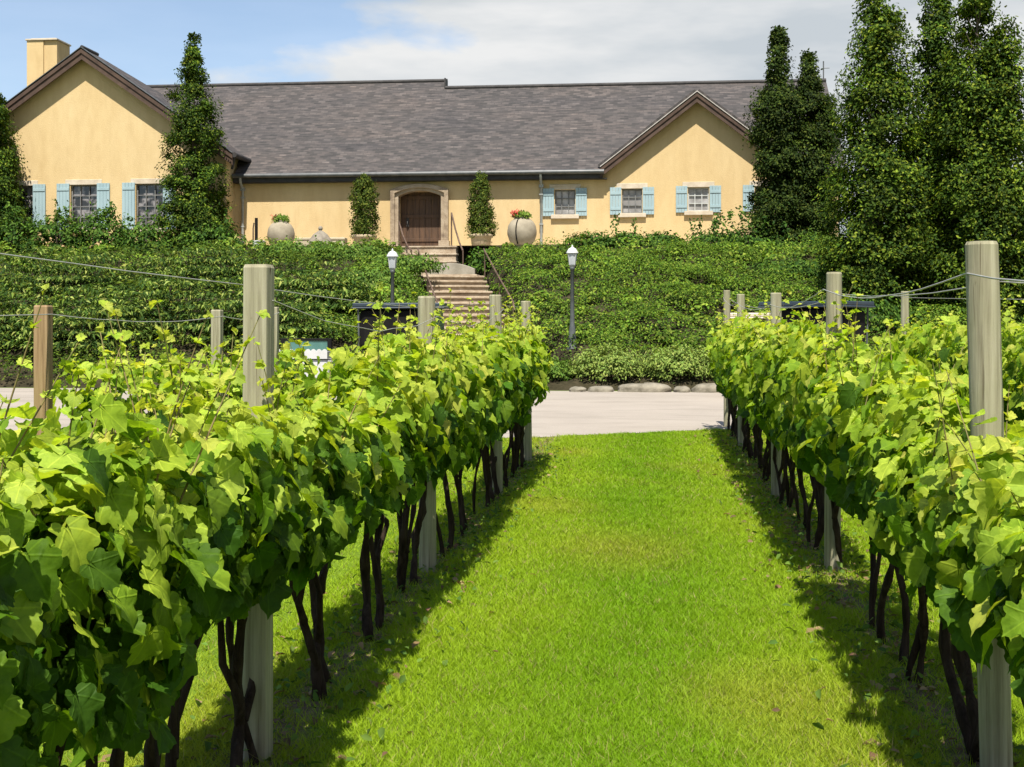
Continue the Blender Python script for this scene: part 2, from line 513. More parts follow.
def make_wood(name, a, b_, c_):
    m, nt, b = new_mat(name)
    n = noise_node(nt, 4.0, 7, 0.68, 'Object', (9, 9, 0.35))
    r = ramp_node(nt, n.outputs['Fac'], [(0.26, a), (0.5, b_), (0.75, c_)])
    n2 = noise_node(nt, 2.2, 4, 0.6, 'Object', (1, 1, 0.6))
    r2 = ramp_node(nt, n2.outputs['Fac'], [(0.35, (0.80, 0.86, 0.70)), (0.6, (1.0, 1.0, 1.0))])
    c = mix_rgb(nt, 0.9, r.outputs[0], r2.outputs[0], 'MULTIPLY')
    n5 = noise_node(nt, 9, 3, 0.5, 'Object', (1.6, 1.6, 0.9))
    r5 = ramp_node(nt, n5.outputs['Fac'], [(0.245, (0.28, 0.20, 0.14)), (0.30, (1, 1, 1))])
    c = mix_rgb(nt, 1.0, c, r5.outputs[0], 'MULTIPLY')
    n4 = noise_node(nt, 30, 3, 0.6, 'Object', (2.4, 2.4, 0.05))
    r4 = ramp_node(nt, n4.outputs['Fac'], [(0.30, (0.35, 0.30, 0.25)), (0.38, (1, 1, 1))])
    c = mix_rgb(nt, 0.8, c, r4.outputs[0], 'MULTIPLY')
    nt.links.new(c, b.inputs['Base Color'])
    b.inputs['Roughness'].default_value = 0.85
    b.inputs['Specular IOR Level'].default_value = 0.2
    bump(nt, b, n.outputs['Fac'], 0.6, 0.008)
    return m
M['post'] = make_wood('weathered_post', (0.15, 0.13, 0.085), (0.275, 0.25, 0.17), (0.39, 0.365, 0.265))
M['post_brown'] = make_wood('brown_post', (0.16, 0.10, 0.05), (0.26, 0.17, 0.09), (0.35, 0.245, 0.14))
M['bark'] = rough_mat('vine_bark', (0.010, 0.007, 0.005), (0.03, 0.020, 0.014), 9, 0.95, 0.9, 30, (3, 3, 0.5), c3=(0.055, 0.04, 0.029), spec=0.1, bdist=0.02)
M['tree_bark'] = rough_mat('tree_bark', (0.05, 0.04, 0.03), (0.12, 0.095, 0.07), 6, 0.95, 0.7, 20, (2, 2, 0.4), bdist=0.03)
M['cane'] = rough_mat('green_cane', (0.10, 0.11, 0.025), (0.19, 0.13, 0.05), 5, 0.7, 0.1, 40)
M['wire'] = rough_mat('galvanised_wire', (0.30, 0.30, 0.27), (0.44, 0.43, 0.39), 8, 0.5, 0.0, metal=0.4)
M['leaf_vine'] = leaf_mat('vine_leaf', 0.48, 0.58, 0.16, veins=True, gain=(1.35, 1.35, 0.4))
M['leaf_tree'] = leaf_mat('tree_leaf', 0.30, 0.7, 0.12)
M['leaf_shrub'] = leaf_mat('shrub_leaf', 0.30, 0.7, 0.12)
M['blade'] = leaf_mat('grass_blade', 0.35, 0.6, 0.15, gain=(1.3, 1.2, 0.5))
M['petal'] = leaf_mat('petal', 0.3, 0.7, 0.1, gain=(1.1, 1, 1))

# ================================================================== SETTING
TOE, BROW, TER = 31.7, 45.0, 4.4
ST_TOP, ST_BOT = Vector((-6.72, 43.3)), Vector((-3.75, 32.6))   # centre line of the lower flight
ST_ZT, ST_ZB = 3.25, 0.0
ST_DIR = (ST_BOT - ST_TOP).normalized()
ST_LEN = (ST_BOT - ST_TOP).length
ST_W = 1.0

def stair_rel(x, y):
    p = Vector((x, y)) - ST_TOP
    s = p.dot(ST_DIR)
    w = p.x * ST_DIR.y - p.y * ST_DIR.x
    return s, w

def bank(x, y):
    t = (y - TOE) / (BROW - TOE)
    t = min(1.0, max(0.0, t))
    t = t + 0.07 * math.sin(t * math.pi)
    z = TER * min(1.0, t)
    return z

def H(x, y):
    z = bank(x, y)
    s, w = stair_rel(x, y)
    if -2.6 < s < ST_LEN + 0.6:
        k = max(0.0, min(1.0, (1.75 - abs(w)) / 0.55))
        ss = min(1.0, max(0.0, s / ST_LEN))
        zs = ST_ZT + (ST_ZB - ST_ZT) * ss - 0.35
        if s < 0: zs = ST_ZT - 0.4 + min(1.0, -s / 2.2) * 0.6
        z = z * (1 - k) + min(z, zs) * k
    return z

# --- ground sheet, one piece out to the horizon
def make_ground():
    m, nt, b = new_mat('lawn_ground')
    n = noise_node(nt, 1.3, 6, 0.6)
    r = ramp_node(nt, n.outputs['Fac'], [(0.3, (0.070, 0.125, 0.008)), (0.7, (0.115, 0.17, 0.014))])
    tc = nt.nodes.new('ShaderNodeTexCoord')
    sp = nt.nodes.new('ShaderNodeSeparateXYZ'); nt.links.new(tc.outputs['Object'], sp.inputs[0])
    # bare, leaf-littered soil under the vine rows
    best = None
    for xr in (-4.1, -1.45, 1.17, 3.85):
        s = nt.nodes.new('ShaderNodeMath'); s.operation = 'SUBTRACT'; nt.links.new(sp.outputs[0], s.inputs[0]); s.inputs[1].default_value = xr
        a = nt.nodes.new('ShaderNodeMath'); a.operation = 'ABSOLUTE'; nt.links.new(s.outputs[0], a.inputs[0])
        if best is None: best = a
        else:
            mn = nt.nodes.new('ShaderNodeMath'); mn.operation = 'MINIMUM'
            nt.links.new(best.outputs[0], mn.inputs[0]); nt.links.new(a.outputs[0], mn.inputs[1]); best = mn
    n2 = noise_node(nt, 3.5, 5, 0.65)
    ma = nt.nodes.new('ShaderNodeMath'); ma.operation = 'MULTIPLY_ADD'
    nt.links.new(n2.outputs['Fac'], ma.inputs[0]); ma.inputs[1].default_value = 0.7; nt.links.new(best.outputs[0], ma.inputs[2])
    rm = ramp_node(nt, ma.outputs[0], [(0.38, (1, 1, 1)), (0.56, (0, 0, 0))])
    n3 = noise_node(nt, 16, 5, 0.7)
    rs = ramp_node(nt, n3.outputs['Fac'], [(0.3, (0.055, 0.038, 0.022)), (0.55, (0.14, 0.10, 0.06)), (0.75, (0.25, 0.19, 0.12))])
    c = mix_rgb(nt, rm.outputs[0], r.outputs[0], rs.outputs[0])
    nt.links.new(c, b.inputs['Base Color'])
    b.inputs['Roughness'].default_value = 0.95
    b.inputs['Specular IOR Level'].default_value = 0.1
    bump(nt, b, n3.outputs['Fac'], 0.6, 0.03)
    return m
M['ground'] = make_ground()
g = MB().poly([(-3000, -300, 0), (3000, -300, 0), (3000, 5000, 0), (-3000, 5000, 0)]).build('ground', M['ground'])
g['kind'] = 'structure'

def make_road():
    m, nt, b = new_mat('pale_paving')
    n = noise_node(nt, 0.5, 6, 0.6)
    r = ramp_node(nt, n.outputs['Fac'], [(0.3, (0.26, 0.225, 0.185)), (0.7, (0.31, 0.27, 0.225))])
    n2 = noise_node(nt, 60, 3, 0.7)
    r2 = ramp_node(nt, n2.outputs['Fac'], [(0.35, (0.86, 0.86, 0.86)), (0.6, (1.02, 1.02, 1.02))])
    c = mix_rgb(nt, 1.0, r.outputs[0], r2.outputs[0], 'MULTIPLY')
    n3 = noise_node(nt, 1.6, 5, 0.7, 'Object', (0.25, 1, 1))
    r3 = ramp_node(nt, n3.outputs['Fac'], [(0.30, (0.70, 0.69, 0.67)), (0.50, (1, 1, 1))])
    c = mix_rgb(nt, 0.8, c, r3.outputs[0], 'MULTIPLY')
    nt.links.new(c, b.inputs['Base Color'])
    b.inputs['Roughness'].default_value = 0.9
    bump(nt, b, n2.outputs['Fac'], 0.3, 0.01)
    return m
M['road'] = make_road()
def road_near(x):
    """Near edge of the drive: it bends away a little towards +X."""
    return 18.5 + 0.62 * (x + 1.5) if -1.9 < x < 1.6 else (18.25 + 0.02 * (x + 1.9) if x <= -1.9 else 20.42 + 0.12 * (x - 1.6))
xs = [-70, -30, -12, -6, -3, -1.9, -1.5, -1, -.5, 0, .5, 1, 1.6, 2.5, 4, 8, 14, 30, 70]
rd = MB().poly([(x, road_near(x) + 0.05 * math.sin(x * 5), 0.006) for x in xs] + [(70, TOE - 0.3, 0.006), (-70, TOE - 0.3, 0.006)]).build('driveway', M['road'])
rd['kind'] = 'structure'

# --- the planted bank and the terrace on top of it
M['bank'] = rough_mat('planted_soil', (0.014, 0.012, 0.007), (0.03, 0.026, 0.013), 4, 0.95, 0.9, 12, c3=(0.06, 0.046, 0.028), spec=0.1)
gx = [-70, -55, -42, -34] + list(np.arange(-30, 22.01, 0.3)) + [26, 34, 45, 70]
gy = list(np.arange(TOE - 0.45, BROW + 1.01, 0.3)) + [46.6, 60, 90, 110]
bv, bf = [], []
for y in gy:
    for x in gx:
        z = H(x, y)
        if y > 91: z = -0.5
        if TOE < y < BROW: z += 0.09 * noise.noise(Vector((x * 0.9, y * 1.3, 0)))
        if y < TOE: z = -0.06
        bv.append((x, y, z))
nx = len(gx)
for j in range(len(gy) - 1):
    for i in range(nx - 1):
        bf.append((j * nx + i, j * nx + i + 1, (j + 1) * nx + i + 1, (j + 1) * nx + i))
mb = MB(); mb._add(bv, bf, True)
bk = mb.build('hillside', M['bank']); bk['kind'] = 'structure'
M['terrace'] = rough_mat('terrace_gravel', (0.30, 0.26, 0.19), (0.42, 0.37, 0.28), 2, 0.95, 0.4, 40)
tr = MB().poly([(-34, BROW + .55, TER + .012), (22, BROW + .55, TER + .012), (22, 48.02, TER + .012), (-34, 48.02, TER + .012)]).build('terrace', M['terrace'])
tr['kind'] = 'structure'

# ================================================================== BUILDING
YF, YW, YE, YV = 48.0, 47.0, 47.66, 46.66     # main facade, wing facade, main eave line, wing verge line
bld = empty('winery_building', (PX(420, YF), YF, TER))
OFF = Vector(bld.location)
tag(bld, 'long yellow stucco building with slate roof and pale blue shutters above the bank', 'building')
def local(o, parent=bld):
    """Geometry is written in world metres; shift it into the building's own frame."""
    o.data.transform(Matrix.Translation(-OFF))
    o.parent = parent
    return o
SL = 0.735
ze = PZ(420, 171.5, YE)
def ridge_at(px, py):
    Y = 52.0
    for _ in range(40):
        z = ze + SL * (Y - YE)
        d = PZ(px, py, Y) - z
        Y += d * 1.2
    return Y, ze + SL * (Y - YE)
YR1, zr1 = ridge_at(330, 83.6)     # western stretch, its ridge a little higher
YR2, zr2 = ridge_at(640, 84.6)
XW = PX(138, YR1)
x_step = PX(447, YR1)
x_end = PX(826, YR2)
# wing
w_ap = P(82, 48, YV); w_rt = P(233, 153.5, YV)
w_hw = w_rt.x - w_ap.x
w_sl = (w_ap.z - w_rt.z) / w_hw
w_lt = Vector((w_ap.x - w_hw, YV, w_rt.z))
WX1 = PX(226, YW); WX0 = 2 * w_ap.x - WX1
# cross gable
YG = 47.66
g_ap = P(697, 92, YG); g_lt = P(600, 167.5, YG)
g_hw = g_ap.x - g_lt.x
g_rt = Vector((g_ap.x + g_hw, YG, g_lt.z))
g_sl = (g_ap.z - g_lt.z) / g_hw

roof_m = MB()
# main front slope with the valley cut for the cross gable
xL, xR, xa = g_lt.x + 0.0, g_rt.x, g_ap.x
yva = YE + (g_ap.z - ze) / SL
def fs(x, y): return (x, y, ze + SL * (y - YE))
roof_m.poly([fs(XW, YE + .6), fs(WX1 + .1, YE + .6), fs(WX1 + .1, YE), fs(x_step, YE), fs(x_step, YR1), fs(XW, YR1)])
roof_m.poly([fs(x_step, YE), fs(xL, YE), fs(xa, yva), fs(xa, YR2), fs(x_step, YR2)])
roof_m.poly([fs(xR, YE), fs(x_end, YE), fs(x_end, YR2), fs(xa, YR2), fs(xa, yva)])
# back slopes
roof_m.poly([(XW, YR1, zr1), (x_step, YR1, zr1), (x_step, 2 * YR1 - YE, ze), (XW, 2 * YR1 - YE, ze)])
roof_m.poly([(x_step, YR2, zr2), (x_end, YR2, zr2), (x_end, 2 * YR2 - YE, ze), (x_step, 2 * YR2 - YE, ze)])
# cross gable slopes
roof_m.poly([(xL, YG, g_lt.z), (xa, YG, g_ap.z), (xa, yva + .05, g_ap.z), (xL, YE + (g_lt.z - ze) / SL, g_lt.z)][::-1])
roof_m.poly([(xa, YG, g_ap.z), (xR, YG, g_rt.z), (xR, YE + (g_rt.z - ze) / SL, g_rt.z), (xa, yva + .05, g_ap.z)][::-1])
# wing slopes
YWR = 48.0
roof_m.poly([(w_ap.x, YV, w_ap.z), (w_rt.x, YV, w_rt.z), (w_rt.x, 60, w_rt.z), (w_ap.x, YWR, w_ap.z)])
roof_m.poly([(w_lt.x, YV, w_lt.z), (w_ap.x, YV, w_ap.z), (w_ap.x, YWR, w_ap.z), (w_lt.x, 60, w_lt.z)])
roof_m.poly([(w_ap.x, YWR, w_ap.z), (w_rt.x, 60, w_rt.z), (w_lt.x, 60, w_lt.z)])
roof = local(roof_m.build('roof', M['shingle'], uv=True, solid=0.13))

def cap(pts, r):
    m_ = MB(); 
    for a, b_ in zip(pts[:-1], pts[1:]): m_.tube([a, b_], r, 8)
    return m_
o = local(cap([(XW, YR1, zr1 + .02), (x_step + .02, YR1, zr1 + .02)], 0.085).tube([(x_step + .02, YR2, zr2 + .02), (x_end, YR2, zr2 + .02)], 0.085, 8).tube([(w_ap.x, YV - .02, w_ap.z + .03), (w_ap.x, YWR, w_ap.z + .03)], 0.08, 8).box(x_step - .02, x_step + .03, YR2 - .05, YR1 + .05, zr2 - .3, zr1 + .03).build('ridge_cap', M['flash'], roof), roof)
# verge boards: brown board, thin pale capping
def verge(a, b_, y, h, t, drop=0.0):
    return [(a.x, a.z - drop), (b_.x, b_.z - drop), (b_.x, b_.z - drop - h), (a.x, a.z - drop - h)]
for (a, ap, b_, y, h) in ((g_lt, g_ap, g_rt, YG, 0.29), (w_lt, w_ap, w_rt, YV, 0.35)):
    for (p, q) in ((a, ap), (ap, b_)):
        mb = MB()
        mb.prism(verge(p, q, y, h, .05, .08), 'y', y - 0.05, y + 0.012)
        mb.prism(verge(p, q, y, h * .45, .05, .04), 'y', y - 0.0495, y - 0.09)
        local(mb.build('bargeboard', M['board']))
        local(MB().prism(verge(p, q, y, .035 if y == YG else .03, .05, -.035), 'y', y - 0.12, y + 0.05).build('verge_capping', M['edge'] if y == YG else M['gutter'], roof), roof)
# soffit boards under the main eave, gutter and downpipes
gm = MB()
xe0 = WX1 + 0.05
gm.tube([(xe0, YE - .07, ze - .09), (g_lt.x + .15, YE - .07, ze - .09)], 0.085, 10)
gm.tube([(xR - .1, YE - .07, ze - .09), (x_end, YE - .07, ze - .09)], 0.085, 10)
local(gm.build('gutter', M['gutter'], roof), roof)
fm = MB().box(xe0, g_lt.x + .1, YE - .005, YE + .03, ze - .33, ze - .10).box(xR, x_end, YE - .005, YE + .03, ze - .33, ze - .10)
fm.box(xe0, g_lt.x + .25, YE + .03, YF, ze - .345, ze - .32)
local(fm.build('eave_board', M['flash']))
for px in (243.5, 541.5):
    x = PX(px, YF)
    pm = MB().tube([(x, YE - .07, ze - .15), (x, YE - .02, ze - .35), (x, YF - .10, ze - .55), (x, YF - .10, TER + .05)], 0.05, 10)
    pm.box(x - .08, x + .08, YF - .17, YF - .02, ze - .62, ze - .5)
    for zz in (TER + .9, TER + 2.0): pm.box(x - .07, x + .07, YF - .16, YF + .0, zz, zz + .05)
    local(pm.build('downpipe', M['pipe']))
# wing gutter end, a short dark return on its right eave
local(MB().tube([(w_rt.x + .06, YV - .05, w_rt.z - .05), (w_rt.x + .06, YF + .4, w_rt.z - .05)], 0.10, 10).tube([(w_rt.x + .02, YV + .1, w_rt.z - .1), (w_rt.x - .10, YV + .2, w_rt.z - .55)], .05, 8).build('gutter', M['flash'], roof), roof)

# walls with real openings
def wall_cells(mb, x0, x1, z0, z1, y, ops, depth):
    xs_ = sorted({x0, x1} | {v for o_ in ops for v in (o_[0], o_[1])})
    zs_ = sorted({z0, z1} | {v for o_ in ops for v in (o_[2], o_[3])})
    for i in range(len(xs_) - 1):
        for j in range(len(zs_) - 1):
            cx, cz = (xs_[i] + xs_[i + 1]) / 2, (zs_[j] + zs_[j + 1]) / 2
            if any(o_[0] < cx < o_[1] and o_[2] < cz < o_[3] for o_ in ops): continue
            mb.poly([(xs_[i], y, zs_[j]), (xs_[i + 1], y, zs_[j]), (xs_[i + 1], y, zs_[j + 1]), (xs_[i], y, zs_[j + 1])])
    for (a, b_, c, d) in ops:
        mb.poly([(a, y, c), (a, y, d), (a, y + depth, d), (a, y + depth, c)])
        mb.poly([(b_, y, c), (b_, y + depth, c), (b_, y + depth, d), (b_, y, d)])
        mb.poly([(a, y, d), (b_, y, d), (b_, y + depth, d), (a, y + depth, d)])
        mb.poly([(a, y, c), (a, y + depth, c), (b_, y + depth, c), (b_, y, c)])
def opening(px0, px1, py0, py1, Y):
    a = P(px0, py0, Y); b_ = P(px1, py1, Y)
    return (a.x, b_.x, b_.z, a.z)
win_r = [opening(554.8, 575.2, 189.8, 214.6, YF), opening(622, 642.2, 188.8, 213.2, YF), opening(688, 709, 187.4, 211, YF), opening(755, 776, 186.4, 210, YF)]
door_op = opening(398, 442, 191, 251, YF)
door_op = (door_op[0], door_op[1], TER + .02, door_op[3])
win_l = [opening(14.5, 33, 186, 228, YW), opening(70.5, 97, 185, 228, YW), opening(136, 163, 184, 228, YW)]
XE = x_end - 0.25
wm = MB()
zt = ze + SL * (YF - YE) - 0.16
gl = g_ap.x - g_hw + .35; gr = g_ap.x + g_hw - .35
wall_cells(wm, WX1 - .5, XE, 3.6, zt - .02, YF, win_r + [door_op], 0.62)
gzt = g_ap.z - 0.15
wm.poly([(g_ap.x - (gzt - zt + .02) / g_sl, YF, zt - .02), (g_ap.x + (gzt - zt + .02) / g_sl, YF, zt - .02), (g_ap.x, YF, gzt)])
wzt = w_ap.z - .15
wzs = w_ap.z - .15 - w_sl * (WX1 - w_ap.x)
wall_cells(wm, WX0, WX1, 3.6, wzs, YW, win_l, 0.35)
wm.poly([(WX0, YW, wzs), (WX1, YW, wzs), (w_ap.x, YW, wzt)])
wm.poly([(WX1, YW, 3.6), (WX1, YF + 6, 3.6), (WX1, YF + 6, wzs), (WX1, YW, wzs)])
wm.poly([(WX0, YW, 3.6), (WX0, YW, wzs), (WX0, 59.8, wzs), (WX0, 59.8, 3.6)])
yb = 2 * YR2 - YE - .5
wm.poly([(XE, YF, 3.6), (XE, yb, 3.6), (XE, yb, zt), (XE, YR2, zr2 - .16), (XE, YF, zt - .02)])
wm.poly([(WX0, 59.8, 3.6), (WX0, 59.8, wzs), (WX1, 59.8, wzs), (WX1, 59.8, 3.6)])
wm.poly([(WX1, yb, 3.6), (WX1, yb, zt), (XE, yb, zt), (XE, yb, 3.6)])
wm.poly([(XW + .1, YE + .8, ze + SL * .8 - .2), (XW + .1, YR1, zr1 - .2), (XW + .1, 2 * YR1 - YE - .8, ze + SL * .8 - .2)])
local(wm.build('wall', M['stucco']))

def window(op, Y, cols, rows, pane, bar, sh_w, lintel=True, sill=True, left=True, right=True):
    x0, x1, z0, z1 = op
    y = Y + 0.10
    f = MB()
    t = 0.045
    f.box(x0 + .002, x0 + t, y, y + .06, z0 + .002, z1 - .002).box(x1 - t, x1 - .002, y, y + .06, z0 + .002, z1 - .002)
    f.box(x0 + t, x1 - t, y, y + .06, z0 + .002, z0 + t).box(x0 + t, x1 - t, y, y + .06, z1 - t, z1 - .002)
    for i in range(1, cols):
        xc = x0 + (x1 - x0) * i / cols
        f.box(xc - .016, xc + .016, y + .005, y + .05, z0 + t, z1 - t)
    for j in range(1, rows):
        zc = z0 + (z1 - z0) * j / rows
        f.box(x0 + t, x1 - t, y + .009, y + .046, zc - .016, zc + .016)
    w = local(f.build('window', bar))
    local(MB().box(x0 + .01, x1 - .01, y + .062, y + .09, z0 + .01, z1 - .01).build('pane', pane, w), w)
    if lintel:
        local(MB().box(x0 - .2, x1 + .2, Y - .025, Y + .05, z1 + .003, z1 + .20).build('lintel', M['lintel'], w, bevel=.01), w)
    if sill:
        local(MB().box(x0 - .14, x1 + .14, Y - .12, Y + .06, z0 - .15, z0 - .003).build('sill', M['lintel'], w, bevel=.012), w)
    for s, on in ((-1, left), (1, right)):
        if not on: continue
        a = x0 - .02 - sh_w if s < 0 else x1 + .02
        b_ = a + sh_w
        sm = MB()
        nb = 4
        for k in range(nb):
            xa_, xb_ = a + sh_w * k / nb, a + sh_w * (k + 1) / nb - .006
            sm.box(xa_, xb_, Y - .065, Y - .030, z0 - .05, z1 + .05)
        for zz in (z0 + .12, z1 - .22): sm.box(a + .02, b_ - .02, Y - .085, Y - .067, zz, zz + .10)
        sh = local(sm.build('shutter', M['shutter'], w, bevel=.003), w)
        hx = x0 - .02 if s < 0 else x1 + .02
    return w
sw = 0.42
for i, op in enumerate(win_r):
    window(op, YF, 3, 3, M['pane'], M['lightbar'] if i == 2 else M['steel'], sw)
for i, op in enumerate(win_l):
    window(op, YW, 3, 4, M['pane_dark'], M['steel'], 0.5)

# door, its leaf set deep in a carved stone surround with a low arch
dx0, dx1, dz0, dz1 = door_op
dc = (dx0 + dx1) / 2; dw = (dx1 - dx0)
rise = 0.20
def arch(hw, zs, rise_, n=14):
    return [(dc - hw + 2 * hw * i / n, zs + rise_ * (1 - ((2 * i / n) - 1) ** 2)) for i in range(n + 1)]
sur = MB()
def ring(mb, hw0, hw1, zs0, zs1, r0, r1, ya, yb_, zb):
    a0 = [(dc - hw0, zb)] + arch(hw0, zs0, r0) + [(dc + hw0, zb)]
    a1 = [(dc - hw1, zb)] + arch(hw1, zs1, r1) + [(dc + hw1, zb)]
    n = len(a0)
    v = [(p[0], ya, p[1]) for p in a0] + [(p[0], ya, p[1]) for p in a1] + [(p[0], yb_, p[1]) for p in a0] + [(p[0], yb_, p[1]) for p in a1]
    f = []
    for i in range(n - 1):
        f.append((i, i + 1, n + i + 1, n + i))
        f.append((2 * n + i, 3 * n + i, 3 * n + i + 1, 2 * n + i + 1))
        f.append((i, 2 * n + i, 2 * n + i + 1, i + 1))
        f.append((n + i, n + i + 1, 3 * n + i + 1, 3 * n + i))
    mb._add(v, f)
hw = dw / 2
zs_ = dz1 - rise
ring(sur, hw - .03, hw + .19, zs_, zs_ + .14, rise, rise + .01, YF - .10, YF + .30, TER + .012)
ring(sur, hw + .10, hw + .26, zs_ + .10, zs_ + .23, rise, rise + .02, YF - .19, YF - .102, TER + .012)
for s in (-1, 1): sur.box(dc + s * (hw + .1) - .2, dc + s * (hw + .1) + .2, YF - .24, YF + .02, TER + .014, TER + .34)
local(sur.build('door_surround', M['surround'], bevel=.012))
dm = MB()
npl = 7
for k in range(npl):
    a = dx0 + dw * k / npl + .004; b_ = dx0 + dw * (k + 1) / npl - .004
    dm.box(a, b_, YF + .52, YF + .57, TER + .03, dz1)
for zz in (TER + .35, TER + 1.25, TER + 1.95): dm.box(dx0 + .05, dx1 - .05, YF + .485, YF + .518, zz, zz + .13)
door = local(dm.build('door', M['door'], bevel=.004))
local(MB().tube([(dx0 + .28, YF + .48, TER + 1.12), (dx0 + .28, YF + .41, TER + 1.12), (dx0 + .28, YF + .41, TER + 1.0)], .022, 8).box(dx0 + .23, dx0 + .33, YF + .465, YF + .483, TER + .92, TER + 1.24).build('handle', M['iron'], door), door)
local(MB().box(dx0 - .2, dx1 + .2, YF - .35, YF + .50, TER + .015, TER + .1).build('threshold', M['steps'], bevel=.01))

# chimney on the wing roof
cy = 52.0
ca, cb = P(27.5, 41, cy), P(57, 41, cy)
cx_m = PX(44, cy)
zb = w_ap.z - w_sl * (w_ap.x - ca.x) - 3.0
cm = MB().box(ca.x, cx_m, cy - .06, cy + 1.2, zb, ca.z).box(cx_m + .004, cb.x, cy, cy + 1.2, zb, ca.z)
ch = local(cm.build('chimney', M['stucco'], roof), roof)
cc = MB().box(ca.x - .05, cb.x + .05, cy - .11, cy + 1.25, ca.z + .003, ca.z + .07)
cc.box(ca.x + .1, cb.x - .1, cy + .1, cy + 1.1, ca.z + .072, ca.z + .13)
local(cc.build('chimney_cap', M['lintel'], roof, bevel=.01), roof)
local(MB().tube([(x_end - .1, YR2, zr2 - .1), (x_end - .1, YR2, PZ(832, 61, YR2))], .025, 6).tube([(x_end - .1, YR2, PZ(832, 68, YR2)), (x_end + .14, YR2, PZ(832, 68, YR2))], .015, 6).build('antenna', M['gutter'], roof), roof)

# ================================================================== STAIRS
stairs = empty('garden_stairs', (ST_BOT.x, ST_BOT.y, 0))
tag(stairs, 'worn pinkish stone garden stairs climbing through the bank to the arched door', 'stairs')
NS = 17
ang = math.atan2(ST_DIR.y, ST_DIR.x)
SM = Matrix.Translation((ST_TOP.x, ST_TOP.y, 0)) @ Matrix.Rotation(ang, 4, 'Z')   # local +x runs down the flight
SI = Matrix.Translation(-Vector(stairs.location))
tread = ST_LEN / NS
for k in range(NS):
    zt_ = ST_ZT - (k) * (ST_ZT / NS)
    j = random.uniform(-.03, .03)
    jz = random.uniform(-.012, .012)
    m_ = SI @ SM
    sb = MB().box(k * tread - .04, (k + 1) * tread + .02, -ST_W + j, ST_W + j, zt_ - .52, zt_ - .07 + jz, m_)
    sb.box(k * tread - .035, (k + 1) * tread + .07, -ST_W + j - .03, ST_W + j + .03, zt_ - .068 + jz, zt_ + jz, m_)
    sb.build('step', M['steps'], stairs, bevel=.018)
# landing with a low segmental slab on its front, then the short upper flight to the door
lz = ST_ZT
l0, l1 = P(408, 276, 43.6).x, P(474, 276, 43.6).x
lm = MB().box(l0, l1 + .1, 43.25, 44.5, lz - .6, lz - .012).box(l0 - .05, l1 + .15, 43.2, 44.4, lz - .01, lz + .05)
lm2 = lm.build('landing', M['steps'], None, bevel=.02)
lm2.data.transform(SI); lm2.parent = stairs
sl = MB()
sx0, sx1 = P(427, 276, 43.8).x, P(475, 276, 43.8).x
sc_ = (sx0 + sx1) / 2; sh_ = (sx1 - sx0) / 2
pts = [(sx0, lz + .055)] + [(sc_ + sh_ * (-1 + 2 * i / 16), lz + .26 + .20 * (1 - (-1 + 2 * i / 16) ** 2)) for i in range(17)] + [(sx1, lz + .055)]
sl.prism(pts[::-1], 'y', 43.75, 43.95)
o = sl.build('arched_slab', M['slab'], None, bevel=.02); o.data.transform(SI); o.parent = stairs
u0, u1 = P(397, 262, 44.6).x, P(450, 262, 44.6).x
for k in range(4):
    zt_ = lz + .285 * (k + 1)
    ya = 44.3 + k * .34
    um = MB().box(u0 - .1 + .05 * k, u1 + .25 - .05 * k, ya, ya + .5, zt_ - .5, zt_ - .06).box(u0 - .13 + .05 * k, u1 + .28 - .05 * k, ya - .04, ya + .5, zt_ - .058, zt_)
    o = um.build('step', M['steps'], None, bevel=.015); o.data.transform(SI); o.parent = stairs
# a pale stone cheek on the left of the landing
o = MB().box(l0 - .25, l0 - .06, 43.3, 45.4, lz - .5, lz + .55).build('cheek_wall', M['surround'], None, bevel=.02); o.data.transform(SI); o.parent = stairs

def rail(pts, posts, r, label):
    base = Vector(posts[0][0])
    e = empty('handrail', base)
    tag(e, label, 'handrail', 'iron handrails of the garden stairs')
    mb_ = MB().tube([Vector(p) - base for p in pts], r, 8)
    mb_.build('top_rail', M['rust_rail'], e)
    for (b_, t_) in posts:
        MB().tube([Vector(b_) - base, Vector(t_) - base], r * .85, 8).build('rail_post', M['rust_rail'], e)
def sp(s, w, dz):
    p = SM @ Vector((s, w, 0))
    return Vector((p.x, p.y, ST_ZT * (1 - s / ST_LEN) + dz))
# local +y of the flight points to the viewer's right
for w, lab in ((-1.12, 'rusty iron handrail along the left edge of the lower flight'), (1.12, 'rusty iron handrail along the right edge of the lower flight')):
    rail([sp(-.1, w, .90), sp(0.15, w, .88), sp(3.4, w, .80), sp(6.0, w, .78), sp(6.25, w, .6)],
         [(sp(.15, w, -.25), sp(.15, w, .88)), (sp(3.4, w, -.25), sp(3.4, w, .80)), (sp(6.0, w, -.25), sp(6.0, w, .78))], .026, lab)
a = P(399, 222, 46.2); b_ = P(411.5, 251, 44.4)
rail([a, a.lerp(b_, .3) - Vector((0, 0, .15)), a.lerp(b_, .7) - Vector((0, 0, .15)), b_], [(Vector((b_.x, b_.y, lz - .1)), b_), (Vector((a.x, a.y, TER - .2)), a)], .03, 'curved iron handrail left of the arched wooden door')
a = P(451.5, 213, 46.2); b_ = P(463, 251, 44.5)
rail([a, a.lerp(b_, .35) - Vector((0, 0, .12)), a.lerp(b_, .7) - Vector((0, 0, .12)), b_], [(Vector((b_.x, b_.y, lz - .1)), b_), (Vector((a.x, a.y, TER - .2)), a)], .03, 'curved iron handrail right of the arched wooden door')

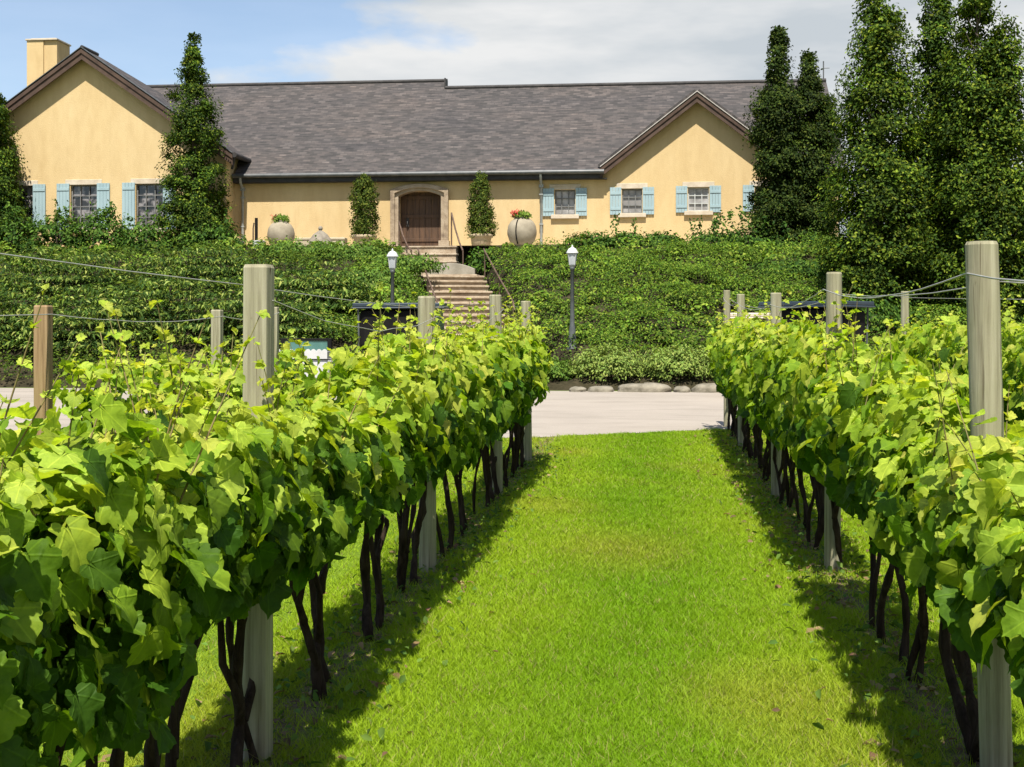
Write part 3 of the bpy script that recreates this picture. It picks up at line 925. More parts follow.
# ================================================================== FOLIAGE
def leaf_outline(teeth):
    half = [(0.0, 0.02), (0.07, -0.14), (0.24, -0.20), (0.40, -0.10), (0.49, 0.08), (0.43, 0.20),
            (0.60, 0.40), (0.53, 0.55), (0.37, 0.58), (0.34, 0.74), (0.17, 0.88), (0.0, 1.04)]
    pts = list(half)
    if teeth:
        pts = []
        for i in range(len(half) - 1):
            a, b = half[i], half[i + 1]
            pts.append(a)
            d = (b[0] - a[0], b[1] - a[1])
            L = math.hypot(*d)
            k = 0.16 * (1 if i % 2 else -1)
            if L > 0.12:
                pts.append((a[0] + d[0] * .5 + d[1] * k, a[1] + d[1] * .5 - d[0] * k))
        pts.append(half[-1])
    full = pts + [(-x, y) for (x, y) in pts[-2:0:-1]]
    return full

def leaf_template(teeth):
    ol = leaf_outline(teeth)
    n = len(ol)
    v = [(0.0, 0.36, 0.0)] + [(x, y, 0.0) for x, y in ol]
    if teeth:
        v += [(x * .55, .36 + (y - .36) * .55, 0.0) for x, y in ol]
        f = []
        for i in range(n):
            j = (i + 1) % n
            f += [(0, 1 + n + j, 1 + n + i), (1 + n + i, 1 + n + j, 1 + j), (1 + n + i, 1 + j, 1 + i)]
    else:
        f = [(0, 1 + (i + 1) % n, 1 + i) for i in range(n)]
    return np.array(v, dtype=np.float32), np.array(f, dtype=np.int32)
T_VINE = leaf_template(True)
T_VINE_LO = leaf_template(False)
T_OVAL = (np.array([(0, 0, 0), (.27, .35, .06), (.2, .75, .05), (0, 1, 0), (-.2, .75, .05), (-.27, .35, .06), (0, .45, 0)], dtype=np.float32),
          np.array([(6, 0, 1), (6, 1, 2), (6, 2, 3), (6, 3, 4), (6, 4, 5), (6, 5, 0)], dtype=np.int32))
T_DIA = (np.array([(0, 0, 0), (.33, .5, .07), (0, 1, 0), (-.33, .5, .07)], dtype=np.float32),
         np.array([(0, 1, 2), (0, 2, 3)], dtype=np.int32))
T_SPRIG = (np.array([(0, 0, 0), (.16, .45, .04), (0, 1, -.05), (-.16, .45, .04)], dtype=np.float32),
           np.array([(0, 1, 2), (0, 2, 3)], dtype=np.int32))

def norm(a):
    return a / np.maximum(np.linalg.norm(a, axis=1, keepdims=True), 1e-6)

def leaf_arrays(tpl, pos, nrm, tip, size, fold=0.15, droop=0.25, width=1.0):
    """Place template leaves; local y runs to the tip, local z is the upper face."""
    tv, tf = tpl
    n = len(pos)
    nrm = norm(nrm)
    tip = norm(tip - nrm * np.sum(tip * nrm, axis=1, keepdims=True))
    xax = np.cross(tip, nrm)
    k = len(tv)
    fo = (fold * rng.uniform(0.2, 1.8, n))[:, None]
    dr = (droop * rng.uniform(0.0, 2.0, n))[:, None]
    tw = (rng.normal(0, 0.22, n))[:, None]
    lx = np.repeat(tv[None, :, 0], n, 0) * width
    ly = np.repeat(tv[None, :, 1], n, 0)
    lz = tv[None, :, 2] + np.abs(lx) * fo * 1.2 - dr * ly ** 2 + tw * lx * (ly - .3) + 0.11 * np.sin(lx * 9 + ly * 7 + fo * 40) * (np.abs(lx) + .12 * ly)
    s = size[:, None, None]
    v = pos[:, None, :] + s * (lx[:, :, None] * xax[:, None, :] + ly[:, :, None] * tip[:, None, :] + lz[:, :, None] * nrm[:, None, :])
    f = tf[None, :, :] + (np.arange(n) * k)[:, None, None]
    uv = np.repeat(tv[None, :, :2], n, 0)
    return v.reshape(-1, 3), f.reshape(-1, 3), uv.reshape(-1, 2), k

def leaf_object(name, batches, mat, parent=None, smooth=True):
    """batches: list of (verts, faces, uv, colours per vertex)."""
    V, Fc, U, Cc = [], [], [], []
    n = 0
    for v, f, u, c in batches:
        V.append(v); Fc.append(f + n); U.append(u); Cc.append(c); n += len(v)
    V = np.concatenate(V); Fc = np.concatenate(Fc); U = np.concatenate(U); Cc = np.concatenate(Cc)
    return np_mesh(name, V, Fc.ravel(), np.arange(len(Fc)) * 3, mat, parent, smooth, Cc, U)

def palette(n, cols, w, jit=0.16):
    cols = np.array(cols, dtype=np.float32)
    w = np.array(w, dtype=np.float64); w /= w.sum()
    c = cols[rng.choice(len(cols), n, p=w)]
    c = c * rng.uniform(1 - jit, 1 + jit, (n, 1)) * rng.uniform(1 - jit * .5, 1 + jit * .5, (n, 3))
    return np.clip(c, 0, 1)

def scatter(tpl, pos, nrm, tip, size, colr, **kw):
    v, f, u, k = leaf_arrays(tpl, pos.astype(np.float64), nrm, tip, size, **kw)
    return v, f, u, np.repeat(colr, k, 0)

# ------------------------------------------------------------------ trees
def taper_tube(mb, pts, r0, r1, seg=8, wob=.08):
    n = len(pts)
    mb.tube(pts, [r0 + (r1 - r0) * i / (n - 1) for i in range(n)], seg, wob)

def crown_points(h, prof, nclump, per, spread, lean=(0, 0), flat=0.75, inner=0.22):
    """Leaf positions in uneven boughs around an axis; prof(t) is the radius at height fraction t."""
    pos, out, tone = [], [], []
    ts = rng.uniform(0.0, 1.0, nclump * 3)
    rr = np.array([prof(t) for t in ts])
    keep = rng.uniform(0, rr.max(), len(ts)) < rr + .12 * rr.max()
    ts = ts[keep][:nclump]
    for t in ts:
        a = rng.uniform(0, 2 * math.pi)
        nz = noise.noise(Vector((math.cos(a) * 1.4 + h, math.sin(a) * 1.4, t * h * .9)))
        R_ = prof(t) * (1.0 + .40 * nz)
        q = R_ * (rng.uniform(0.70, 1.04) if rng.uniform() > inner else rng.uniform(0, .6))
        c = np.array([math.cos(a) * q + lean[0] * t, math.sin(a) * q + lean[1] * t, t * h])
        s = spread * rng.uniform(.6, 1.4) * (0.45 + 0.55 * min(1.0, prof(t) / (0.5 * rr.max() + 1e-6)))
        m = max(3, int(per * rng.uniform(.6, 1.4)))
        p = c + np.clip(rng.normal(0, 1, (m, 3)), -1.7, 1.7) * np.array([s, s, s * flat])
        pos.append(p)
        o = np.array([math.cos(a), math.sin(a), 0.35])
        out.append(np.repeat(o[None], m, 0)); tone.append(np.full(m, rng.uniform(.62, 1.38)))
    return np.concatenate(pos), np.concatenate(out), np.concatenate(tone)

def tree(name, loc, h, prof, nclump, per, spread, size, cols, w, label, cat, group=None, trunk_r=.12, z0=.0, lean=(0, 0), tpl=None, mat=None, limbs=14, up=.5, flat=.75, inner=.22):
    e = empty(name, loc)
    tag(e, label, cat, group)
    tm = MB()
    pts = [(lean[0] * i / 8 + random.uniform(-.03, .03), lean[1] * i / 8 + random.uniform(-.03, .03), -.25 + (h * .93 + .25) * i / 8) for i in range(9)]
    taper_tube(tm, pts, trunk_r, .012, 9)
    for _ in range(limbs):
        t = random.uniform(.1, .9); a = random.uniform(0, 6.28)
        b0 = Vector((lean[0] * t, lean[1] * t, h * t)); L = prof(t) * .85
        b1 = b0 + Vector((math.cos(a) * L * .5, math.sin(a) * L * .5, L * .5)); b2 = b0 + Vector((math.cos(a) * L, math.sin(a) * L, L * 1.25))
        taper_tube(tm, [b0, b1, b2], trunk_r * (1 - t) * .4 + .01, .006, 6)
    tm.build('trunk', M['tree_bark'], e)
    pos, out, btone = crown_points(h - z0, prof, nclump, per, spread, lean, flat, inner)
    pos[:, 2] += z0
    pos[:, 2] = np.maximum(pos[:, 2], .03)
    n = len(pos)
    nr = out + rng.normal(0, .55, (n, 3)) + np.array([0, 0, up])
    tp = out * .6 + rng.normal(0, .6, (n, 3)) + np.array([0, 0, .15])
    tone = np.array([noise.noise(Vector((p[0] * 1.6 + h, p[1] * 1.6, p[2] * 1.3))) for p in pos])
    c = palette(n, cols, w) * (1 + .40 * tone[:, None]) * btone[:, None]
    b = scatter(tpl or T_OVAL, pos, nr, tp, rng.uniform(.7, 1.3, n) * size, c, fold=.2, droop=.2)
    leaf_object('crown', [b], mat or M['leaf_tree'], e, smooth=False)
    return e

DARK = [(0.022, 0.048, 0.006), (0.042, 0.080, 0.007), (0.095, 0.145, 0.011), (0.17, 0.215, 0.020)]
CON = [(0.018, 0.036, 0.006), (0.038, 0.062, 0.008), (0.075, 0.100, 0.014)]
def prof_cone(r, p=.8, base=.10):
    return lambda t: r * (min(1.0, .62 + t / base * .38) if t < base else (max(0.0, 1 - (t - base) / (1 - base))) ** p) + .03
def prof_col(r, tip=.6):
    return lambda t: r * ((.82 + .18 * min(1, t / .2)) if t < tip else (max(0.0, 1 - ((t - tip) / (1 - tip)) ** 1.4)) ** 1.0) + .05

def put_tree(px, py_top, Y, zbase, **kw):
    x = PX(px, Y)
    top = PZ(px, py_top, Y)
    return tree(loc=(x, Y, zbase), h=top - zbase, **kw)

W4 = [3, 4, 3, 1.4]
put_tree(194, 35, 45.6, TER - .15, name='columnar_tree', prof=lambda t: 1.12 * (1 - t) ** .62 * (.85 if t < .08 else 1) + .10 if t < .74 else .36 * (1 - t) / .26 + .08, nclump=280, per=130, spread=.16, size=.095, cols=DARK, w=[4, 4, 2.4, .9],
         label='tall narrow dark green tree between the left wing and the downpipe', cat='tree', trunk_r=.13)
put_tree(-8, 92, 45.8, TER - .15, name='columnar_tree', prof=lambda t: 1.12 * (1 - t) ** .55 + .08, nclump=260, per=130, spread=.165, size=.095, cols=DARK, w=[4, 4, 2.4, .7],
         label='dark narrow tree cut by the left edge, beside the wing', cat='tree', trunk_r=.13)
put_tree(779, 30, 45.2, TER - .3, name='columnar_tree', prof=lambda t: .76 * min(1, .9 + t) if t < .66 else (.76 - (t - .66) / .10 * .52 if t < .76 else .26 * (1 - t) / .24 + .08), nclump=330, per=135, spread=.165, size=.095, cols=CON, w=[4, 4, 1.6],
         label='dark slender tree hiding the right end of the cross gable', cat='tree', group=None, trunk_r=.13)
put_tree(809, 54, 45.5, TER - .3, name='columnar_tree', prof=lambda t: .86 * min(1, .9 + t) if t < .66 else (.86 - (t - .66) / .18 * .62 if t < .84 else .22 * (1 - t) / .16 + .06), nclump=330, per=135, spread=.165, size=.095, cols=CON, w=[4, 4, 1.6],
         label='shorter dark tree touching the slender one before the roof end', cat='tree', trunk_r=.13)
put_tree(879, -42, 37.2, H(6.5, 37.2) - .1, name='columnar_tree', prof=lambda t: 1.40 * (1 - t ** 1.3) ** .90 * min(1, .8 + t) + .06, nclump=360, per=175, spread=.215, size=.100, cols=DARK, w=W4,
         label='tallest broad columnar tree standing clear right of the roof end', cat='tree', trunk_r=.18, limbs=22)
put_tree(937, -28, 38.3, H(8, 38.3) - .1, name='columnar_tree', prof=lambda t: 1.28 * (1 - t ** 1.1) ** .80 * min(1, .8 + t) + .05, nclump=290, per=170, spread=.215, size=.100, cols=DARK, w=[4, 4, 2.2, .8],
         label='columnar tree squeezed in the middle of the right-hand tall trees', cat='tree', trunk_r=.17, limbs=20)
put_tree(978, -35, 37.0, H(9, 37.) - .1, name='columnar_tree', prof=lambda t: 1.40 * (1 - t ** 1.2) ** .85 * min(1, .8 + t) + .05, nclump=300, per=175, spread=.215, size=.100, cols=DARK, w=W4,
         label='tall columnar tree with a bright top behind the nearest right post', cat='tree', trunk_r=.17, limbs=20)
put_tree(1004, 22, 36.6, H(9.6, 36.6) - .1, name='columnar_tree', prof=lambda t: .98 * (1 - t) ** .62 * min(1, .8 + t) + .05, nclump=220, per=150, spread=.20, size=.100, cols=DARK, w=[3, 4, 3.4, 2],
         label='lower light-edged tree at the right end of the tall trees', cat='tree', trunk_r=.15, limbs=16)

# ------------------------------------------------------------------ shrubs, hedge
def shrub(name, x, y, w, d, h, n, size, cols, wts, label, cat='shrub', group=None, spiky=0, zb=None, tpl=None, clump=.16, layered=False, foot=0.0):
    z = (H(x, y) if zb is None else zb) - .05
    e = empty(name, (x, y, z))
    tag(e, label, cat, group)
    nst = 9
    tm = MB()
    for _ in range(nst):
        a = random.uniform(0, 6.28); rr = random.uniform(.2, .8)
        tm.tube([(0, 0, 0), (math.cos(a) * w * .2 * rr, math.sin(a) * d * .2 * rr, h * .4), (math.cos(a) * w * .45 * rr, math.sin(a) * d * .45 * rr, h * random.uniform(.6, .95))], [.025, .018, .006], 5)
    tm.build('stem', M['tree_bark'], e)
    nc = max(10, n // 18)
    pos, out = [], []
    for _ in range(nc):
        a = rng.uniform(0, 2 * math.pi); ph = math.asin(rng.uniform(foot, 1.0)); q = rng.uniform(.72, 1.02) * (1 + .25 * noise.noise(Vector((a * 1.2, ph * 2, x))))
        o_ = np.array([math.cos(a) * math.cos(ph), math.sin(a) * math.cos(ph), math.sin(ph)])
        c = o_ * q * np.array([w / 2, d / 2, h * .95])
        m = 18
        if layered:
            c = o_ * rng.uniform(.55, 1.12) * np.array([w / 2, d / 2, h * .98]); c[2] = (math.floor(c[2] / .30) + .55) * .30 + rng.normal(0, .035)
            pos.append(c + rng.normal(0, 1, (m, 3)) * np.array([clump * 1.7, clump * 1.3, .035])); out.append(np.repeat(np.array([o_[0] * .35, o_[1] * .35 - .15, 1.0])[None], m, 0)); continue
        pos.append(c + rng.normal(0, 1, (m, 3)) * np.array([clump, clump, clump * .6])); out.append(np.repeat((o_ + [0, 0, .4])[None], m, 0))
    for _ in range(spiky):
        a = rng.uniform(0, 2 * math.pi); q = rng.uniform(0, .75)
        b0 = np.array([math.cos(a) * q * w / 2, math.sin(a) * q * d / 2, h * .75])
        L = rng.uniform(.4, .9)
        m = 26
        t = rng.uniform(0, 1, (m, 1))
        tilt = np.array([rng.normal(0, .25), rng.normal(0, .25), 1.0])
        pos.append(b0 + t * L * tilt + rng.normal(0, .055, (m, 3))); out.append(np.repeat(np.array([0, -.5, .6])[None], m, 0) + rng.normal(0, .5, (m, 3)))
    pos = np.concatenate(pos); out = np.concatenate(out)
    pos[:, 2] = np.maximum(pos[:, 2], .02)
    k = len(pos)
    b = scatter(tpl or T_OVAL, pos, out + rng.normal(0, .45, (k, 3)), out * np.array([1, 1, -.2]) + rng.normal(0, .5, (k, 3)), rng.uniform(.7, 1.3, k) * size, palette(k, cols, wts))
    leaf_object('foliage', [b], M['leaf_shrub'], e, smooth=False)
    return e

SHR = [(0.026, 0.065, 0.010), (0.055, 0.115, 0.014), (0.10, 0.175, 0.022)]
LIM = [(0.06, 0.12, 0.018), (0.10, 0.18, 0.026), (0.15, 0.23, 0.035)]
left_shrubs = [(12, 213, 'leafy green shrub under the leftmost shuttered window'), (58, 214, 'broad green shrub between the two left-hand wing windows'), (104, 211, 'rounded shrub below the middle wing window shutter'),
               (146, 224, 'low dark shrub under the rightmost wing window'), (215, 228, 'dark shrub at the foot of the narrow tree by the downpipe')]
for px, py, lab in left_shrubs:
    Y = 44.7
    x = PX(px, Y); zt_ = PZ(px, py, Y); zb_ = H(x, Y)
    shrub('garden_shrub', x, Y, 2.3, 1.6, max(.7, zt_ - zb_ + .12), 1900, .13, SHR, [3, 4, 2], lab, 'shrub', 'shrubs planted along the foot of the building', spiky=5)
right_shrubs = [(590, 236, 1.6, 0, 'small leafy shrub beside the red-flowered urn'), (626, 238, 1.6, 3, 'straggly shrub below the shuttered window left of the gable centre'), (662, 244, 1.4, 0, 'very low shrub against the wall under the gable'),
                (712, 232, 1.9, 9, 'spiky upright-branched shrub below the gable window'), (752, 226, 2.0, 10, 'spiky shrub before the lone shutter beside the slender tree'), (800, 250, 2.4, 4, 'dark shrub at the feet of the two slender trees'),
                (487, 247, 1.3, 0, 'low shrub at the top right of the stone stairs')]
for px, py, w_, spk, lab in right_shrubs:
    Y = 44.75
    x = PX(px, Y); zt_ = PZ(px, py, Y); zb_ = H(x, Y)
    shrub('garden_shrub', x, Y, w_, 1.3, max(.45, zt_ - zb_ + .05), 1100, .12, SHR, [3.5, 4, 1.5], lab, 'shrub', 'shrubs planted along the foot of the building', spiky=spk)
for px, Y, py, w_, lab in ((300, 43.5, 257, 3.0, 'mounded green shrub below the round pale urn'), (352, 43.2, 259, 3.0, 'mounded shrub below the left potted conifer'), (402, 41.2, 276, 2.4, 'bright rounded shrub left of the lower stairs'), (372, 39.5, 290, 2.6, 'bright low shrub behind the left lantern'),
                           (860, 35.6, 292, 3.0, 'dark shrub behind the blue-roofed buggy'), (800, 40.5, 272, 3.4, 'dark spreading shrub in front of the two slender trees')):
    x = PX(px, Y); zt_ = PZ(px, py, Y); zb_ = H(x, Y)
    shrub('garden_shrub', x, Y, w_, 1.8, max(.5, zt_ - zb_), 2000, .11, SHR if px > 700 else LIM, [3, 3, 2], lab, 'shrub', 'shrubs planted on the bank')

# juniper hedge along the foot of the bank
JUN = [(0.11, 0.165, 0.032), (0.18, 0.25, 0.05), (0.26, 0.33, 0.075)]
hedge_list = [(-9.0, 'juniper hedge bush at the left end, behind the vine row'), (-6.7, 'juniper hedge bush below the left lamp post'), (-2.9, 'brownish low juniper bush at the foot of the lamp post'), (-1.1, 'pale green juniper hedge bush above the middle boulder'), (0.7, 'juniper hedge bush beside the right vine row end'), (2.7, 'juniper hedge bush behind the right vine posts'), (5.0, 'juniper hedge bush behind the white-roofed buggy')]
for i, (x, lab) in enumerate(hedge_list):
    hh = 1.12 if x != -2.9 else .85
    shrub('juniper_bush', x, 32.75, 2.3, 1.9, hh, 5200, .075, JUN if x != -2.9 else LIM, [3, 4, 3], lab, 'shrub', 'juniper bushes lining the drive', zb=.05, clump=.10, foot=.42)
# big spreading evergreens low on the left bank
YEW = [(0.025, 0.055, 0.010), (0.06, 0.11, 0.018), (0.15, 0.21, 0.035), (0.28, 0.33, 0.08)]
for px, Y, py, w_, lab in ((-10, 34.6, 300, 4.2, 'dark spreading evergreen at the left edge of the bank'), (85, 34.2, 305, 4.4, 'dark spreading evergreen behind the brown stake'), (170, 35.4, 290, 4.6, 'spreading evergreen with pale tips left of the nearest post'), (262, 34.6, 296, 4.0, 'dark spreading evergreen behind the nearest left post'),
                           (60, 38.8, 268, 5.0, 'wide layered evergreen halfway up the left bank'), (205, 39.6, 270, 5.0, 'layered evergreen on the bank below the narrow dark tree'), (318, 37.2, 285, 3.6, 'layered evergreen between the nearest post and the lantern')):
    x = PX(px, Y); zt_ = PZ(px, py, Y); zb_ = H(x, Y)
    shrub('spreading_evergreen', x, Y, w_, 2.4, max(1.2, zt_ - zb_ + .40), 4600, .17, YEW, [4, 4, 2.4, 1.3], lab, 'shrub', 'spreading evergreens on the left bank', tpl=T_SPRIG, clump=.20, layered=True)

# ground cover over the bank: uncountable, one object
GC = [(0.032, 0.070, 0.008), (0.075, 0.140, 0.013), (0.13, 0.205, 0.020), (0.20, 0.26, 0.034)]
def ground_cover():
    batches = []
    pos, nrm, cl, sz, tp_ = [], [], [], [], []
    NC = 12500
    xs_ = rng.uniform(-27, 15.5, NC); ys_ = rng.uniform(TOE + .15, BROW + .5, NC)
    for x, y in zip(xs_, ys_):
        s, w = stair_rel(x, y)
        if -2.4 < s < ST_LEN + .5 and abs(w) < 1.15: continue
        if x < -9.5 and rng.uniform() < .62: continue
        if abs(x - PX(259, 44.5)) < .5 and 43.8 < y < 45.4: continue
        if -10.5 < x < 6.3 and y < 33.5: continue
        if PX(398, 44.4) - .3 < x < PX(476, 44.4) + .2 and y > 42.9: continue
        lay = noise.noise(Vector((x * .62 + .3 * y, y * 1.15, 3.3)))
        lay2 = noise.noise(Vector((x * 1.9, y * 2.6, 8.1)))
        z = H(x, y) + .06 + .60 * max(-.25, lay) + .22 * lay2 + rng.uniform(0, .30)
        if y > 43.4: z = min(z, H(x, y) + .12 - .10 * (y - 43.4))
        m = 30
        an = rng.uniform(0, 2 * math.pi, m); q = np.sqrt(rng.uniform(0, 1, m))
        rx, ry = rng.uniform(.30, .50), rng.uniform(.18, .28)
        off = np.stack([np.cos(an) * q * rx, np.sin(an) * q * ry, -.10 * q ** 2 + rng.normal(0, .014, m)], 1)
        off[:, 2] += off[:, 1] * .25
        pos.append(np.array([x, y, z]) + off)
        nrm.append(np.array([0, -.18, 1.0]) + off * np.array([.5, .5, 0]) + rng.normal(0, .22, (m, 3)))
        tp_.append(off * np.array([2.2, 2.2, 0]) + rng.normal(0, .35, (m, 3)) + np.array([0, -.25, -.12]))
        tone = noise.noise(Vector((x * .35, y * .5, 1.7)))
        base = palette(m, GC, [2.5, 4, 2.6 + 1.5 * max(0, tone), .5 + 1.2 * max(0, tone)]) * rng.uniform(.72, 1.28) * (float(np.interp(x, [-11, -8.5], [.62, 1.0])))
        cl.append(base)
        sz.append(rng.uniform(.055, .10, m))
    # taller tufts and broader-leaved plants mixed in
    for _ in range(520):
        x, y = rng.uniform(-26, 14.5), rng.uniform(TOE + .6, BROW - .6)
        s, w = stair_rel(x, y)
        if -2.4 < s < ST_LEN + .5 and abs(w) < 1.5: continue
        if -10.5 < x < 6.3 and y < 34.2: continue
        big = rng.uniform() < .5
        m = 60
        rr = rng.uniform(.18, .42)
        z = H(x, y) + .14
        dd = rng.normal(0, 1, (m, 3)); dd[:, 2] = np.abs(dd[:, 2])
        dd = dd / np.linalg.norm(dd, axis=1, keepdims=True)
        pos.append(np.array([x, y, z]) + dd * rr * np.array([1.3, .9, .9 if big else 1.2]) * rng.uniform(.6, 1.05, (m, 1)))
        tp_.append(np.stack([rng.normal(0, .8, m), rng.normal(-.7, .5, m), rng.normal(-.15, .25, m)], 1))
        nrm.append(dd + np.array([0, -.2, .5]) + rng.normal(0, .4, (m, 3)))
        k_ = rng.uniform(.55, 1.45)
        cl.append(palette(m, GC, [1, 3, 4, 2]) * k_)
        sz.append(rng.uniform(.09, .16, m) if big else rng.uniform(.06, .10, m))
    pos = np.concatenate(pos); nrm = np.concatenate(nrm); cl = np.concatenate(cl); sz = np.concatenate(sz)
    k = len(pos)
    tip = np.concatenate(tp_)
    b = scatter(T_DIA, pos, nrm, tip, sz, cl, droop=.3)
    o_ = leaf_object('ground_cover', [b], M['leaf_shrub'], None, smooth=False)
    tag(o_, 'dense green layered ground cover carpeting the whole bank below the building', 'ground cover', kind='stuff')
ground_cover()

# ================================================================== TERRACE AND BANK OBJECTS
def potted(px, label, lean, seedx):
    Y = 46.7
    x = PX(px, Y)
    e = empty('potted_conifer', (x, Y, TER + .012))
    tag(e, label, 'potted plant', 'potted conifers flanking the door')
    MB().lathe([(.30, 0), (.33, .02), (.36, .24), (.38, .34), (.44, .36), (.45, .46), (.40, .48), (.37, .44)], seg=28).build('pot', M['pot'], e)
    tm = MB(); taper_tube(tm, [(0, 0, .35), (.02, 0, 1.2), (lean, 0, 2.4)], .05, .01); tm.build('trunk', M['tree_bark'], e)
    prof = (lambda t: .46 * min(1, .75 + t) * (1 if t < .55 else max(0, 1 - ((t - .55) / .45) ** 1.3 * .85)) + .03) if seedx == 0 else (lambda t: .46 * min(1, .85 + t) * (1 - .8 * t ** 1.6) + .03)
    pos, out, _t = crown_points(2.22, prof, 260, 34, .080, (lean, 0), .9, .3)
    pos[:, 2] += .42
    k = len(pos)
    b = scatter(T_DIA, pos, out + rng.normal(0, .5, (k, 3)), out + rng.normal(0, .5, (k, 3)) + [0, 0, .5], rng.uniform(.05, .095, k), palette(k, [(0.04, .065, .010), (0.075, .11, .014), (.14, .165, .022)], [4, 4, 2]))
    leaf_object('crown', [b], M['leaf_tree'], e, smooth=False)
potted(364, 'bushy dark conifer in a stone pot left of the arched door', 0.0, 0)
potted(481, 'tapering ragged conifer in a stone pot right of the arched door', -0.05, 1)

def urn(px, r, label, flowers, Y=46.4):
    x = PX(px, Y)
    e = empty('stone_urn', (x, Y, TER + .012))
    tag(e, label, 'urn', None)
    prof = [(r * .42, 0), (r * .62, r * .08), (r * .86, r * .38), (r * .99, r * .8), (r, r * 1.05), (r * .93, r * 1.42), (r * .74, r * 1.72), (r * .52, r * 1.88), (r * .46, r * 1.94), (r * .50, r * 2.0), (r * .42, r * 2.0), (r * .38, r * 1.9)]
    MB().lathe(prof, seg=32, wob=.004).build('bowl', M['urn'], e)
    if flowers:
        hp = []
        for i in range(11):
            t = i / 10
            z = r * (1.85 - 1.7 * t)
            rr = np.interp(z, [p[1] for p in prof[:8]], [p[0] for p in prof[:8]]) + .012
            a = R(-108)
            hp.append((rr * math.cos(a), rr * math.sin(a), z))
        MB().tube(hp, .022, 6).build('strap', M['black'], e)
    k = 420
    a = rng.uniform(0, 6.28, k); q = np.sqrt(rng.uniform(0, 1, k)) * r * .62
    pos = np.stack([np.cos(a) * q, np.sin(a) * q, r * 1.95 + rng.uniform(0, .22, k) * (1.2 - q / (r * .62) * .6)], 1)
    out = np.stack([np.cos(a), np.sin(a), np.full(k, .8)], 1)
    cols = [(0.09, .16, .02), (.14, .22, .03), (.2, .26, .05)]
    b = scatter(T_OVAL, pos, out + rng.normal(0, .5, (k, 3)), out + rng.normal(0, .4, (k, 3)), rng.uniform(.06, .12, k), palette(k, cols, [3, 3, 1]))
    leaf_object('foliage', [b], M['leaf_shrub'], e, smooth=False)
    k = 170 if flowers else 26
    a = rng.uniform(1.6, 4.6, k) if flowers else rng.uniform(2.4, 3.8, k)
    q = np.sqrt(rng.uniform(0, 1, k)) * r * .66
    pos = np.stack([np.cos(a) * q - .05, np.sin(a) * q, r * 2.03 + rng.uniform(.02, .20, k)], 1)
    out = np.stack([np.cos(a), np.sin(a) - .5, np.full(k, .8)], 1)
    b = scatter(T_DIA, pos, out + rng.normal(0, .4, (k, 3)), out + rng.normal(0, .6, (k, 3)), rng.uniform(.05, .09, k), palette(k, [(.55, .07, .05), (.6, .16, .1), (.5, .04, .06)], [3, 2, 2]))
    leaf_object('blossom', [b], M['petal'], e, smooth=False)
urn(281, .50, 'round pale stone urn with green plants beside the stone trough', False)
urn(522, .53, 'round stone urn topped with red flowers right of the door', True)

x0, x1 = PX(297, 46.9), PX(346, 46.9)
e = empty('stone_trough', ((x0 + x1) / 2, 46.9, TER + .012))
tag(e, 'long low stone trough against the wall between urn and potted conifer', 'trough')
L = (x1 - x0) / 2
MB().box(-L, L, -.25, -.17, .0, .40).box(-L, L, .17, .25, 0, .40).box(-L, -L + .09, -.168, .168, 0, .40).box(L - .09, L, -.168, .168, 0, .40).box(-L + .09, L - .09, -.168, .168, 0, .26).build('basin', M['trough'], e, bevel=.02)
MB().box(-L - .02, L + .02, -.28, -.252, .32, .39).build('rim', M['trough'], e, bevel=.008)
xf = PX(320.5, 46.45)
e = empty('stone_finial', (xf, 46.45, TER + .012))
tag(e, 'small dark stone pyramid finial standing before the long trough', 'finial')
MB().lathe([(.44, 0), (.44, .06), (.40, .30), (.26, .50), (.12, .60), (.05, .64)], seg=18, wob=.02).build('cone', M['darkstone'], e)
MB().lathe([(.03, .63), (.075, .67), (.085, .72), (.06, .78), (.015, .80)], seg=14).build('ball', M['darkstone'], e)

xb = PX(259, 44.5)
e = empty('utility_post', (xb, 44.5, TER - .15))
tag(e, 'thin black post with a white box at its foot beside the left downpipe', 'utility post')
MB().box(-.19, .19, -.12, .12, -.3, .32).build('box', M['white'], e, bevel=.015)
MB().box(-.15, -.05, -.02, .04, .322, 1.12).build('post', M['black'], e, bevel=.01)
MB().tube([(-.23, .06, -.2), (-.23, .06, .75), (-.2, .06, .95)], .025, 6).build('cable', M['rust_rail'], e)

def lamp_post(px, py_top, Y, label, seed):
    x = PX(px, Y)
    zb_ = H(x, Y) - .05
    ht = PZ(px, py_top, Y) - zb_
    e = empty('lamp_post', (x, Y, zb_))
    tag(e, label, 'lamp post', 'white lantern lamp posts along the drive')
    MB().lathe([(.15, 0), (.15, .05), (.11, .10), (.09, .5), (.075, .6), (.06, .7), (.048, ht - .62), (.07, ht - .60), (.07, ht - .55), (.05, ht - .53)], seg=16).build('pole', M['lamp_metal'], e)
    MB().lathe([(.06, ht - .528), (.09, ht - .48), (.130, ht - .20), (.125, ht - .18)], seg=8, smooth=False).build('lantern_glass', M['lamp_glass'], e)
    m_ = MB().lathe([(.16, ht - .178), (.155, ht - .15), (.10, ht - .06), (.05, ht - .03), (.02, ht - .02), (.03, ht + .0), (.012, ht + .04)], seg=16)
    m_.build('cap', M['white'], e)
    fr = MB()
    for k in range(4):
        a = math.pi / 4 + k * math.pi / 2
        fr.tube([(math.cos(a) * .095, math.sin(a) * .095, ht - .49), (math.cos(a) * .135, math.sin(a) * .135, ht - .19)], .01, 5)
    fr.build('lantern_frame', M['white'], e)
lamp_post(572.3, 246.5, 34.2, 'lamp post with white lantern standing clear on the green bank', 0)
lamp_post(392.5, 250, 34.2, 'lamp post with white lantern in front of the stairs, beside the dark buggy', 1)

